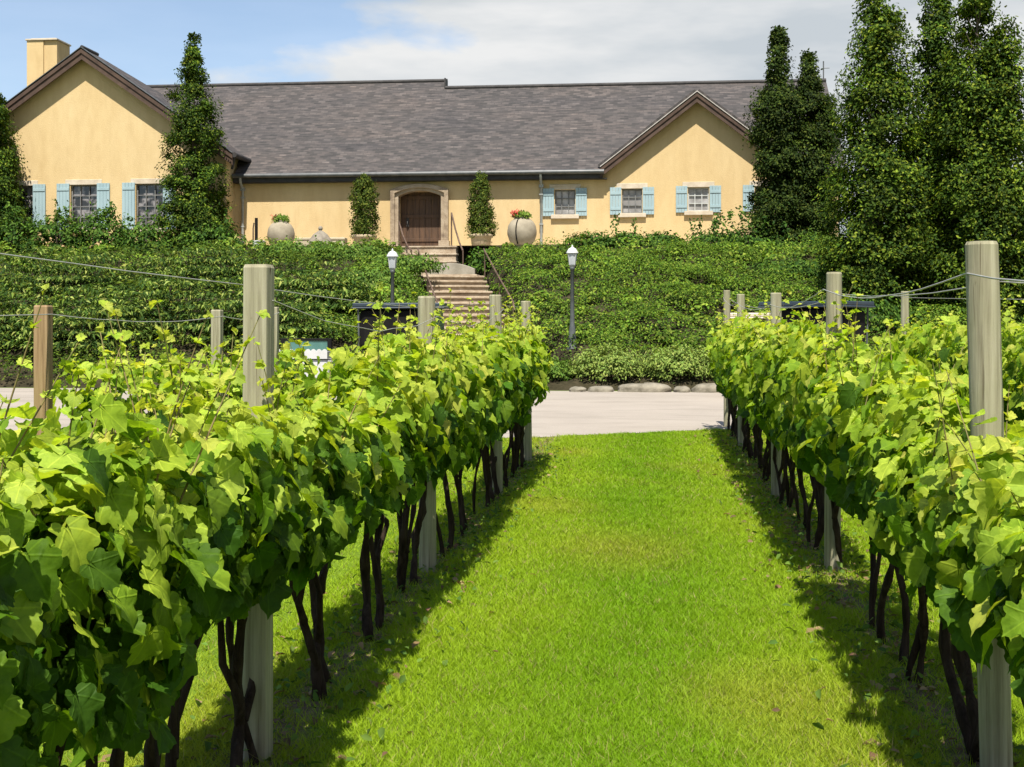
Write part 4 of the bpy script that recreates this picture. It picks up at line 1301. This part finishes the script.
# boulders edging the drive
def boulder(px, wpx, hpx, label, seed):
    Y = TOE - .42
    x = PX(px, Y); w_ = wpx * Y / F; h_ = hpx * Y / F
    random.seed(seed)
    vs_, fs_ = [], []
    nu, nv = 20, 9
    for j in range(nv + 1):
        ph = -.35 + (math.pi / 2 + .35) * j / nv
        for i in range(nu):
            a = 2 * math.pi * i / nu
            c, s = math.cos(a), math.sin(a)
            c = math.copysign(abs(c) ** .6, c); s = math.copysign(abs(s) ** .7, s)
            q = max(0, math.cos(ph)) ** .5 * (1 + .14 * noise.noise(Vector((c * 1.7 + seed, s * 1.7, ph * 2))))
            vs_.append((c * q * w_ / 2, s * q * .36, h_ * (math.sin(ph) if ph < 0 else math.sin(ph) ** .75) * (1 + .22 * noise.noise(Vector((c * 2 + seed, s * 2, 5))))))
    for j in range(nv):
        for i in range(nu):
            fs_.append((j * nu + i, j * nu + (i + 1) % nu, (j + 1) * nu + (i + 1) % nu, (j + 1) * nu + i))
    m_ = MB(); m_._add(vs_, fs_, True)
    o_ = m_.build('boulder', M['rock'])
    o_.location = (x, Y, 0)
    tag(o_, label, 'boulder', 'flat boulders edging the drive')
boulder(644, 56, 8.2, 'long flat boulder in the middle of the drive edge below the juniper', 3)
boulder(711, 38, 8.0, 'flat boulder at the drive edge beside the right vine post', 4)
boulder(601, 26, 5.5, 'small low boulder left of the long flat one', 5)
boulder(578, 18, 4.5, 'smallest boulder, below the clear-standing lamp post', 6)
boulder(682, 17, 5.5, 'small dark boulder wedged between the two longest boulders', 8)
random.seed(11)

# ------------------------------------------------------------------ parked buggies
def buggy(x, y, rz, roof_z, m_body, m_roof, label, screen=True, dark=True, cover=False, wid=.62):  # cover: adds a black block for the shade inside
    e = empty('golf_buggy', (x, y, 0.006), rz)
    tag(e, label, 'golf buggy', 'buggies parked on the drive')
    b = MB()
    b.prism([(-1.18, .32), (-1.15, .82), (-.25, .86), (-.2, .42), (.35, .36), (.72, .42), (.78, .82), (1.05, .78), (1.2, .55), (1.18, .30)][::-1], 'y', -wid * .88, wid * .88)
    b.build('body', m_body, e, bevel=.05)
    MB().box(-.78, -.22, -wid * .8, wid * .8, .865, .97).box(-.86, -.74, -wid * .8, wid * .8, .985, 1.38).build('seat', M['black'] if dark else M['cream'], e, bevel=.04)
    rf = MB().box(-1.12, .98, -wid, wid, roof_z - .09, roof_z)
    rf.box(-1.14, 1.0, -wid - .02, wid + .02, roof_z - .13, roof_z - .092)
    rf.build('canopy_roof', m_roof, e, bevel=.035)
    for (ax, bx) in ((.86, .74), (-.98, -1.0)):
        for s in (-1, 1):
            MB().tube([(ax, s * wid * .84, .8), (bx, s * wid * .88, roof_z - .12)], .022, 6).build('strut', M['lamp_metal'] if dark else M['white'], e)
    if cover: MB().box(-1.02, .55, -.53, .53, .99, roof_z - .14).build('interior_shade', M['black'], e, bevel=.16)  # added black box standing in for the shaded interior under the roof
    if screen:
        MB().poly([(.87, -wid * .8, .86), (.87, wid * .8, .86), (.77, wid * .84, roof_z - .16), (.77, -wid * .84, roof_z - .16)]).build('windscreen', M['teal'], e, solid=.01)
    for wx in (-.78, .86):
        for s in (-1, 1):
            wv = MB()
            for k in range(1): pass
            prof = [(-.09, .13), (-.10, .20), (-.07, .235), (.07, .235), (.10, .20), (.09, .13)]
            seg = 22
            vs_, fs_ = [], []
            for (yy, r_) in prof:
                for q in range(seg):
                    an = 2 * math.pi * q / seg
                    vs_.append((wx + r_ * math.cos(an), s * wid * .8 + yy, .235 + r_ * math.sin(an)))
            for i in range(len(prof) - 1):
                for q in range(seg):
                    fs_.append((i * seg + q, i * seg + (q + 1) % seg, (i + 1) * seg + (q + 1) % seg, (i + 1) * seg + q))
            wv._add(vs_, fs_, True)
            wh = wv.build('wheel', M['tyre'], e)
            MB().tube([(wx, s * wid * .8 - .07, .235), (wx, s * wid * .8 + .07, .235)], .135, 14).build('rim', M['white'], wh)
    return e
ya = 29.6
buggy(PX(406, ya), ya, 0.0, PZ(406, 303.5, ya), M['green_paint'], M['navy'], 'dark green buggy parked in front of the stone stairs', cover=True)
buggy(PX(813, 28.6), 28.6, R(142), PZ(815, 302, 28.6), M['black'], M['navy'], 'black buggy with navy roof behind the right vine row', cover=True)
wbx = PX(749, 29.6)
buggy(wbx, 29.6, R(86), PZ(748, 313.5, 29.6), M['cream'], M['cream'], 'cream buggy with pale roof behind the right row end posts', dark=False, wid=.47)
# rear-hung orange bag on the cream buggy
bx = Vector((PX(769, 28.6), 28.6, 0))
e = empty('orange_bag', (bx.x, bx.y, 0.006))
tag(e, 'orange upright golf bag standing behind the cream buggy', 'bag')
MB().lathe([(.16, 0), (.17, .05), (.15, .5), (.16, 1.2), (.19, 1.25), (.19, 1.42), (.15, 1.44)], seg=18).build('sleeve', M['orange'], e)
cl = MB()
for k in range(5):
    a = k * 1.25
    cl.tube([(math.cos(a) * .08, math.sin(a) * .08, 1.3), (math.cos(a) * .11, math.sin(a) * .11, 1.58)], .012, 6)
    cl.box(math.cos(a) * .11 - .03, math.cos(a) * .11 + .03, math.sin(a) * .11 - .02, math.sin(a) * .11 + .02, 1.56, 1.62)
cl.build('club_head', M['gutter'], e)
# low white cart with a scalloped front cover
Yc = 30.2
xc_ = PX(306, Yc)
e = empty('utility_cart', (xc_, Yc, .006))
tag(e, 'low white utility cart with dark screen and scalloped cover behind the nearest post', 'cart')
MB().box(-.62, .62, -.3, .75, .30, .78).build('body', M['white'], e, bevel=.06)
sv = MB()
ns = 9
for k in range(ns):
    a = -.60 + 1.2 * k / ns
    w_ = 1.2 / ns
    sv.prism([(a + w_ * i / 6, .98 + .05 * math.sin(math.pi * i / 6)) for i in range(7)] + [(a + w_, .80), (a, .80)], 'y', -.34, -.305)
sv.box(-.6, .6, -.3, .3, .80, .97)
sv.build('scalloped_cover', M['white'], e)
MB().box(-.62, -.52, -.02, .06, .98, 1.28).box(.52, .62, -.02, .06, .98, 1.28).box(-.52, .52, -.02, .06, 1.22, 1.28).build('screen_frame', M['black'], e, bevel=.01)
MB().box(-.52, .52, .005, .035, .98, 1.218).build('screen', M['teal'], e)
for wx in (-.45, .45):
    for yy in (-.1, .5):
        MB().tube([(wx - .07, yy, .2), (wx + .07, yy, .2)], .2, 18).build('wheel', M['tyre'], e)

# ================================================================== VINEYARD
ROW_L, ROW_R, ROW_L2, ROW_R2 = -1.45, 1.17, -4.1, 3.85

def post(name, x, y, top, r, mat, label, group, lean=(0, 0), square=False):
    mb_ = MB()
    n = 9
    seg = 32 if square else 18
    pts = [(lean[0] * i / (n - 1), lean[1] * i / (n - 1), -.3 + (top + .3) * i / (n - 1)) for i in range(n)]
    vs_, fs_ = [], []
    ph = random.uniform(0, 6)
    for i, p in enumerate(pts):
        for k in range(seg):
            a = 2 * math.pi * k / seg
            c, s = math.cos(a), math.sin(a)
            q = r * (1 + .05 * noise.noise(Vector((c * 1.5 + ph, s * 1.5, p[2] * .8))) + .025 * math.sin(3 * a + ph))
            if square:
                q = q * min(1 / max(abs(c), .001), 1 / max(abs(s), .001), 1.30) * .94
            vs_.append((p[0] + c * q, p[1] + s * q, p[2]))
    for i in range(n - 1):
        for k in range(seg):
            k2 = (k + 1) % seg
            fs_.append((i * seg + k, i * seg + k2, (i + 1) * seg + k2, (i + 1) * seg + k))
    mb_._add(vs_, fs_, not square)
    topv = [Vector(v) for v in vs_[-seg:]]
    c0 = sum(topv, Vector()) / seg
    ins = [c0 + (v - c0) * .9 + Vector((0, 0, .012)) for i, v in enumerate(topv)]
    mb_._add(topv + ins, [(i, (i + 1) % seg, seg + (i + 1) % seg, seg + i) for i in range(seg)] + [tuple(range(seg, 2 * seg))])
    o_ = mb_.build(name, mat)
    o_.location = (x, y, 0)
    tag(o_, label, 'post', group)
    return o_

def solve_post(px_top, py_top, X):
    """Distance along the row where a post on the line x = X shows its top at that pixel."""
    u = (px_top - 512) / F
    ct, st = math.cos(YAW), math.sin(YAW)
    y = (X * ct + u * X * st) / (u * ct - st)
    zc = ct * y - st * X
    return y, EYE + (HOR - py_top) / F * zc
GP = 'weathered trellis posts of the vine rows'
ordn = ['nearest', 'second', 'third', 'fourth', 'last']
posts = {'L': [], 'R': [], 'L2': [], 'R2': []}
for i, (px, py, lab) in enumerate([(257, 268, 'thick pale post, nearest in the row left of the grass lane'), (428, 298, 'weathered post rising before the lower stairs in the left row'), (497, 296, 'weathered post in front of the right stair rail'), (527.5, 302, 'end post of the left row, bare to the ground beside the drive')]):
    y, top = solve_post(px, py, ROW_L)
    posts['L'].append((y, top))
    post('vineyard_post', ROW_L, y, top, .058 if i else .052, M['post'], lab, GP, (random.uniform(-.02, .02), 0), square=(i == 0))
for i, (px, py, lab) in enumerate([(985, 245, 'tall thick grey post, nearest in the row right of the grass lane'), (832, 274, 'grey post crossed by the sagging wire, second in the right row'), (777, 294, 'weathered post between the cream and the navy-roofed buggy'), (742, 295, 'thin post in front of the cream buggy'), (727, 291, 'end post of the right row, bare to the ground beside the drive')]):
    y, top = solve_post(px, py, ROW_R)
    posts['R'].append((y, top))
    post('vineyard_post', ROW_R + (.05 if i == 0 else 0), y, top, .052 if i else .056, M['post'], lab, GP, (-.06 if i == 0 else random.uniform(-.02, .02), 0))
for i, (px, py, lab) in enumerate([(43.5, 307, 'brown square stake at the left, in the sparse outer row'), (217, 311, 'thin pale stake just left of the nearest left post'), (274, 308, 'pale stake half hidden behind the nearest left post')]):
    y, top = solve_post(px, py, ROW_L2)
    posts['L2'].append((y, top))
    post('vineyard_post', ROW_L2, y, top, .052, M['post_brown'] if i == 0 else M['post'], lab, GP, (0, 0), square=True)
for i, (px, py, lab) in enumerate([(905, 292, 'thin grey post of the outer right row, between the two thickest right posts')]):
    y, top = solve_post(px, py, ROW_R2)
    posts['R2'].append((y, top))
    post('vineyard_post', ROW_R2, y, top, .06, M['post'], lab, GP)
posts['R2'].insert(0, (8.6, 1.85))
post('vineyard_post', ROW_R2, 8.6, 1.62, .055, M['post'], 'post of the outer right row hidden deep in its leaves', GP)
print('POSTS', posts)

def wire(row, X, z_off, label, start, end=None, sag=.05, r=.0028):
    ps = posts[row]
    kn = ([(start[0], start[1])] if start else []) + [(y, t + z_off) for y, t in ps]
    pts = []
    for (y0, z0_), (y1, z1_) in zip(kn[:-1], kn[1:]):
        for i in range(10):
            t = i / 10
            pts.append((X + .004 * math.sin(y0 * 9 + t * 7), y0 + (y1 - y0) * t, z0_ + (z1_ - z0_) * t - sag * 4 * t * (1 - t) * random.uniform(.9, 1.1)))
    pts.append((X, kn[-1][0], kn[-1][1]))
    base = Vector((X, kn[0][0], kn[0][1]))
    o_ = MB().tube([Vector(p) - base for p in pts], r, 6).build('trellis_wire', M['wire'])
    o_.location = base
    tag(o_, label, 'wire', 'trellis wires strung between the posts')
wire('L', ROW_L - .065, -.06, 'top wire of the left vine row, tight left of its nearest post', (1.2, 1.80), sag=.01, r=.0022)
wire('L', ROW_L + .064, -.12, 'loose lower wire hanging right of the nearest left post', None, sag=.10, r=.0022)
wire('R', ROW_R - .058, -.10, 'slack top wire of the right vine row, sagging between grey posts', (1.5, 1.75), sag=.07, r=.0034)
wire('R', ROW_R + .06, -.13, 'thin second wire of the right vine row', (1.5, 1.70), sag=.03, r=.003)
wire('L2', ROW_L2 + .056, -.05, 'wire from the brown stake to the pale stakes of the outer left row', (2.5, 1.72), sag=.05, r=.004)
wire('R2', ROW_R2 - .06, -.08, 'thin wire of the outer right row behind the thick post', (4.0, 1.8), sag=.02, r=.004)

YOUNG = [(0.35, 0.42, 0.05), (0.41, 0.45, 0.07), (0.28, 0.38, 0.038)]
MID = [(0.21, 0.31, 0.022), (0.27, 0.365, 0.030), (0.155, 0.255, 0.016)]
OLD_SHADED = [(0.058, 0.125, 0.008), (0.088, 0.168, 0.010), (0.044, 0.100, 0.008)]  # dark leaves: older growth, also used to colour in shaded foliage

def grapevine(X, Y, label, group, n_leaf, top=1.5, hw=.40, half=.68, teeth=True, nshoot=7, bot=.52, shade_bias=0.0, stems=True, size=.112, dens_low=1.0, lush=1.0):
    e = empty('grapevine', (X, Y, 0))
    tag(e, label, 'grapevine', group)
    # --- trunks: two or three twisted stems
    if stems:
        ns_ = random.choice([2, 3, 3])
        dirs = [-1, 1, random.uniform(-.4, .4)][:ns_]
        b0 = random.uniform(-.06, .06)
        for k in range(ns_):
            tb = MB()
            pts = []
            sx = random.uniform(-.02, .02)
            base = b0 + dirs[k] * random.uniform(.05, .22)
            reach = dirs[k] * random.uniform(.10, .46)
            n = 17
            ph = random.uniform(0, 6)
            for i in range(n):
                t = i / (n - 1)
                wob = .055 * math.sin(t * 6.5 + ph) + .026 * math.sin(t * 13 + ph * 2) + random.uniform(-.006, .006)
                pts.append((sx + .03 * math.sin(t * 6 + ph * 1.7) * (1 if i else .3), base + reach * t ** 1.6 + wob * (1 if i else 0), -.06 + t * random.uniform(.93, .97) + 0))
            r0 = random.uniform(.013, .022)
            tb.tube(pts, [r0 * (1.35 if i == 0 else 1) * (1 - .35 * i / n) * (1 + .16 * math.sin(i * 1.3 + ph) + random.uniform(-.12, .30)) for i in range(n)], 10, .27)
            if random.random() < .75:
                dk = random.choice([-1, 1])
                q = pts[random.randint(4, 8)]
                tb.tube([q, (q[0] + random.uniform(-.04, .04), q[1] + dk * .07, q[2] + .10), (q[0] + random.uniform(-.05, .05), q[1] + dk * .11, q[2] + .24), (q[0], q[1] + dk * .20, q[2] + .46)], [.019, .017, .015, .011], 7, .2)
            tb.build('trunk', M['bark'], e)
        # cordon arms along the wire
        cb = MB()
        for s in (-1, 1):
            cb.tube([(0, s * .05, .84), (.01, s * .25, .90), (-.01, s * half * .9, .92)], [.022, .018, .012], 7, .12)
        cb.build('cordon', M['bark'], e)
    # --- leaves around a rounded, ragged section
    n = int(n_leaf * lush)
    th = rng.uniform(0, 2 * math.pi, n)
    along = rng.uniform(-half, half, n)
    q = np.power(rng.uniform(0, 1, n), .42)
    q = np.clip(q + rng.normal(0, .06, n), 0, 1.16)
    bul = np.array([noise.noise(Vector((X * 3.1, (Y + a) * 1.5, math.sin(t) * 1.3 + math.cos(t) * 4))) for a, t in zip(along, th)])
    q = q * (1 + .28 * bul)
    c_, s_ = np.cos(th), np.sin(th)
    cx = np.sign(c_) * np.abs(c_) ** .75; sz_ = np.sign(s_) * np.abs(s_) ** .8
    mid = (top + bot) / 2; hh = (top - bot) / 2
    x = cx * q * hw
    z = mid + sz_ * q * hh
    x = x * np.where(sz_ < 0, 1 - .35 * np.abs(sz_) , 1)
    # ragged lower fringe
    fr = noise.noise
    cut = bot + .10 + np.array([.20 * noise.noise(Vector((X, (Y + a) * 2.3, 7.7))) for a in along])
    keep = (z > cut) | (rng.uniform(0, 1, n) < .12)
    pos = np.stack([x, along, z], 1)[keep]
    out = np.stack([cx, rng.normal(0, .25, n), sz_ * .75], 1)[keep]
    k = len(pos)
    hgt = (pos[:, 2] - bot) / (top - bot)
    nrm = out * np.array([1.0, 1.0, .6]) + np.array([0, -.15, .55]) + rng.normal(0, .42, (k, 3))
    tip = out * .55 + np.array([0, 0, -.70]) + rng.normal(0, .45, (k, 3))
    sz = size * rng.uniform(.62, 1.28, k) * (1.12 - .28 * np.clip(hgt, 0, 1))
    u = rng.uniform(0, 1, k) + (hgt - .5) * (1.15 if Y < 6 else .9) - shade_bias  # darker low down: older leaves, plus shade put into the colour
    cY, cM, cO = palette(k, YOUNG, [3, 1, 3], .14), palette(k, MID, [3, 2, 3], .15), palette(k, OLD_SHADED, [3, 2, 3], .15)
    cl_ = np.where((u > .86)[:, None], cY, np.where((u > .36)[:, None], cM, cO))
    tpl = T_VINE if teeth else T_VINE_LO
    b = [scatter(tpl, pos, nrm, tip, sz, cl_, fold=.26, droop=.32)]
    # --- upright and arching young shoots above the canopy
    if nshoot:
        sp_, sn_, st_, ss_ = [], [], [], []
        for _ in range(nshoot):
            sm = MB()
            y0 = random.uniform(-half, half); x0 = random.uniform(-.22, .22)
            L_ = random.uniform(.2, .58)
            lx, ly = random.gauss(0, .28), random.gauss(0, .32)
            curl = random.uniform(0, .35)
            pp = []
            for i in range(7):
                t = i / 6
                pp.append((x0 + lx * L_ * t + lx * curl * t * t * L_, y0 + ly * L_ * t, top - .22 + L_ * t * (1 - curl * t * .6)))
            sm.tube(pp, [.0034 * (1 - .6 * i / 6) for i in range(7)], 5)
            sm.build('cane', M['cane'], e)
            for i in range(1, 7):
                for _k in range(2 if i > 3 else 1):
                    p = np.array(pp[i]); 
                    d = rng.normal(0, 1, 3); d[2] = abs(d[2]) * .3
                    sp_.append(p); st_.append(d); sn_.append(np.array([rng.normal(0, .5), rng.normal(-.2, .5), .8])); ss_.append(size * (.72 - .45 * i / 6) * random.uniform(.7, 1.2))
        if sp_:
            kk = len(sp_)
            b.append(scatter(tpl, np.array(sp_), np.array(sn_), np.array(st_), np.array(ss_), palette(kk, YOUNG, [3, 3, 2], .14), fold=.25, droop=.2))
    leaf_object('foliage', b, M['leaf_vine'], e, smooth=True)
    return e

def rowlabels(side, ys, ps):
    """Say which vine it is by the posts it stands between."""
    names = {'L': ['nearest left post', 'second left post', 'third left post', 'left end post'],
             'R': ['nearest right post', 'second right post', 'third right post', 'fourth right post', 'right end post']}[side]
    pos_ = ['first', 'second', 'third', 'fourth', 'fifth', 'sixth']
    py = [p[0] for p in ps]
    out, cnt = [], {}
    for y in ys:
        i = sum(1 for q in py if q <= y)
        cnt[i] = cnt.get(i, 0) + 1
        out.append((i, cnt[i]))
    res = []
    for (i, c) in out:
        if i == 0:
            back = cnt[0] - c
            res.append('leafy grapevine ' + ['just before', 'second one before', 'third one before', 'fourth one before'][back] + ' the ' + names[0])
        elif i >= len(py):
            res.append('leafy grapevine beyond the ' + names[-1] + (' (outermost)' if c > 1 else ''))
        else:
            res.append('leafy grapevine, ' + pos_[c - 1] + ' past the ' + names[i - 1] + ' towards the drive')
    return res
GL, GR = 'grapevines of the row left of the grass lane', 'grapevines of the row right of the grass lane'
ysL = [1.7, 2.7, 3.7, 4.56, 5.45, 6.7, 7.75, 8.9, 9.9, 10.9, 11.8, 12.8, 13.7, 14.5]
for i, (y, lab) in enumerate(zip(ysL, rowlabels('L', ysL, posts['L']))):
    near = y < 8
    tp = float(np.interp(y, [3, 4.0, 4.8, 5.5, 6.7, 7.6, 8.4, 11], [1.36, 1.32, 1.25, 1.29, 1.50, 1.53, 1.46, 1.55])) + random.uniform(-.04, .03)
    grapevine(ROW_L, y, lab, GL, 700 if near else 500, top=tp, hw=.28, teeth=y < 7.2, nshoot=(7 if y > 5 else 20) if y < 6 else 13, bot=.50 if y < 3.4 else .64, shade_bias=.22 if y < 4 else (.12 if y < 6 else 0.0), size=.090 if y < 3.2 else (.098 if near else .100))  # nearest left vines get darker leaf colours in place of shade
ysR = [2.9, 3.9, 4.95, 6.0, 6.9, 8.7, 9.6, 10.5, 11.5, 12.5, 13.5, 14.6, 15.6, 16.6, 17.6, 18.6, 19.5]
for i, (y, lab) in enumerate(zip(ysR, rowlabels('R', ysR, posts['R']))):
    near = y < 8
    tp = float(np.interp(y, [3, 4.8, 6, 8, 12], [1.22, 1.20, 1.36, 1.52, 1.60])) + random.uniform(-.04, .03)
    grapevine(ROW_R, y, lab, GR, 700 if near else 490, top=tp, hw=.28, teeth=y < 7.2, nshoot=8 if y < 9 else 5, bot=.62, size=.090 if y < 3.2 else (.098 if near else .100))
ysL2 = [9.6, 11.0, 12.6, 14.0]
labs = ['sparse low vine past the brown stake in the outer left row', 'sparse low vine before the thin pale stake in the outer left row', 'sparse low vine past the thin pale stake in the outer left row', 'sparse low vine beside the half hidden pale stake']
for y, lab in zip(ysL2, labs):
    grapevine(ROW_L2, y, lab, 'young sparse vines of the outer left row', 300, top=1.32, hw=.30, teeth=False, nshoot=5, bot=.6, size=.11)
ysR2 = [7.6, 8.9, 10.2, 11.5, 12.8, 14.1, 15.4, 16.7, 18.0, 19.3]
labs = ['outer right row vine cut by the right edge of the view', 'outer right row vine beside its hidden post'] + ['outer right row vine, ' + o_ + ' past its hidden post' for o_ in ('first', 'second', 'third', 'fourth', 'fifth', 'sixth')] + ['outer right row vine just before its thin grey post', 'outer right row vine at the thin grey post']
for y, lab in zip(ysR2, labs):
    grapevine(ROW_R2, y, lab, 'grapevines of the outer right row', 480, top=1.60 + random.uniform(-.04, .06), hw=.42, teeth=False, nshoot=6, bot=.55, size=.115)

# ------------------------------------------------------------------ grass: uncountable, one object
def grass():
    zones = [(-1.95, 1.75, 3.6, 7.5, 18000), (-1.95, 1.75, 7.5, 12, 9500), (-1.95, 1.75, 12, 20.6, 4200), (-4.6, -1.95, 2.6, 8, 4200), (-4.6, -1.95, 8, 18.3, 2200), (1.75, 4.2, 3.8, 9, 3600), (1.75, 4.4, 9, 20.8, 1800), (-9, -4.6, 6, 18.2, 500), (4.4, 8, 9, 21, 400)]
    P_, S_, C_ = [], [], []
    for (xa_, xb_, ya_, yb_, d) in zones:
        n = int((xb_ - xa_) * (yb_ - ya_) * d)
        x = rng.uniform(xa_, xb_, n); y = rng.uniform(ya_, yb_, n)
        edge = np.array([road_near(v) for v in x]) + .06 * np.sin(x * 9) + rng.normal(0, .05, n)
        dist = np.min(np.abs(x[:, None] - np.array([ROW_L, ROW_R, ROW_L2, ROW_R2])[None]), 1)
        pt = np.array([noise.noise(Vector((a * 1.1, b * .8, 2.2))) for a, b in zip(x, y)])
        pt2 = np.array([noise.noise(Vector((a * 3.7, b * 3.1, 5.2))) for a, b in zip(x, y)])
        keep = (y < edge) & (rng.uniform(0, 1, n) < np.clip((dist - .02 + pt2 * .16) / .18, .22, 1))
        x, y, pt, pt2, dist = x[keep], y[keep], pt[keep], pt2[keep], dist[keep]
        k = len(x)
        P_.append(np.stack([x, y, np.zeros(k)], 1))
        weed = (dist < .42) & (rng.uniform(0, 1, k) < .25)
        hgt = rng.uniform(.014, .036, k) * (1 + .35 * pt2) * np.where(weed, 1.7, 1.0)
        S_.append(np.stack([hgt, rng.uniform(.0013, .0026, k) * (1 + np.clip(y - 5, 0, 12) * .14)], 1))
        mid = np.exp(-((x + .05) / .62) ** 2)[:, None]
        lush = np.array([0.142, 0.270, 0.004]); light = np.array([0.235, 0.345, 0.012]); straw = np.array([.30, .25, .10])
        w_ = np.clip(mid * .85 + pt[:, None] * .45, 0, 1)
        c = light * (1 - w_) + lush * w_
        s2 = (rng.uniform(0, 1, (k, 1)) < .045 + .10 * np.clip(pt2[:, None], 0, 1))
        dry = np.clip(np.array([noise.noise(Vector((a * .9, b * .55, 9.4))) for a, b in zip(x, y)]) - .18, 0, .5)[:, None]
        c = c * (1 - dry) + np.array([.33, .30, .04]) * dry
        c = np.where(s2, straw, c) * rng.uniform(.88, 1.14, (k, 1))
        C_.append(c)
    P_ = np.concatenate(P_); S_ = np.concatenate(S_); C_ = np.concatenate(C_)
    k = len(P_)
    a = rng.uniform(0, 2 * math.pi, k)
    wv = np.stack([np.cos(a), np.sin(a), np.zeros(k)], 1) * S_[:, 1:2]
    ln = np.stack([rng.normal(0, .75, k), rng.normal(0, .75, k), np.ones(k)], 1)
    tip = P_ + ln * S_[:, 0:1]
    V = np.stack([P_ - wv, P_ + wv, tip], 1).reshape(-1, 3)
    o_ = np_mesh('grass', V, np.arange(k * 3), np.arange(k) * 3, M['blade'], None, False, np.repeat(C_, 3, 0), None)
    tag(o_, 'bright mown grass lane running between the two vine rows', 'grass', kind='stuff')
    print('GRASS', k)
grass()

# fallen leaves and small weeds under the rows
def litter():
    k = 2600
    row = rng.choice([ROW_L, ROW_R, ROW_R, ROW_L2, ROW_R2], k)
    x = row + rng.normal(0, .24, k); y = rng.uniform(3, np.where(row < 0, 16.0, 19.5), k)
    pos = np.stack([x, y, rng.uniform(.012, .035, k)], 1)
    b = [scatter(T_OVAL, pos, np.array([0, 0, 1.]) + rng.normal(0, .3, (k, 3)), rng.normal(0, 1, (k, 3)), rng.uniform(.03, .07, k), palette(k, [(.20, .13, .065), (.30, .21, .11), (.12, .075, .04)], [3, 2, 3]))]
    k = 2600
    row = rng.choice([ROW_L, ROW_R], k)
    x = row + rng.normal(0, .22, k); y = rng.uniform(3.4, np.where(row < 0, 16.5, 19.5), k)
    pos = np.stack([x, y, rng.uniform(.01, .07, k)], 1)
    b.append(scatter(T_OVAL, pos, np.array([0, 0, .8]) + rng.normal(0, .5, (k, 3)), rng.normal(0, 1, (k, 3)), rng.uniform(.025, .06, k), palette(k, [(.07, .13, .02), (.11, .18, .03)], [1, 1])))
    o_ = leaf_object('leaf_litter', b, M['leaf_shrub'], None, smooth=False)
    tag(o_, 'dry fallen leaves and small weeds under the vine rows', 'leaf litter', kind='stuff')
litter()
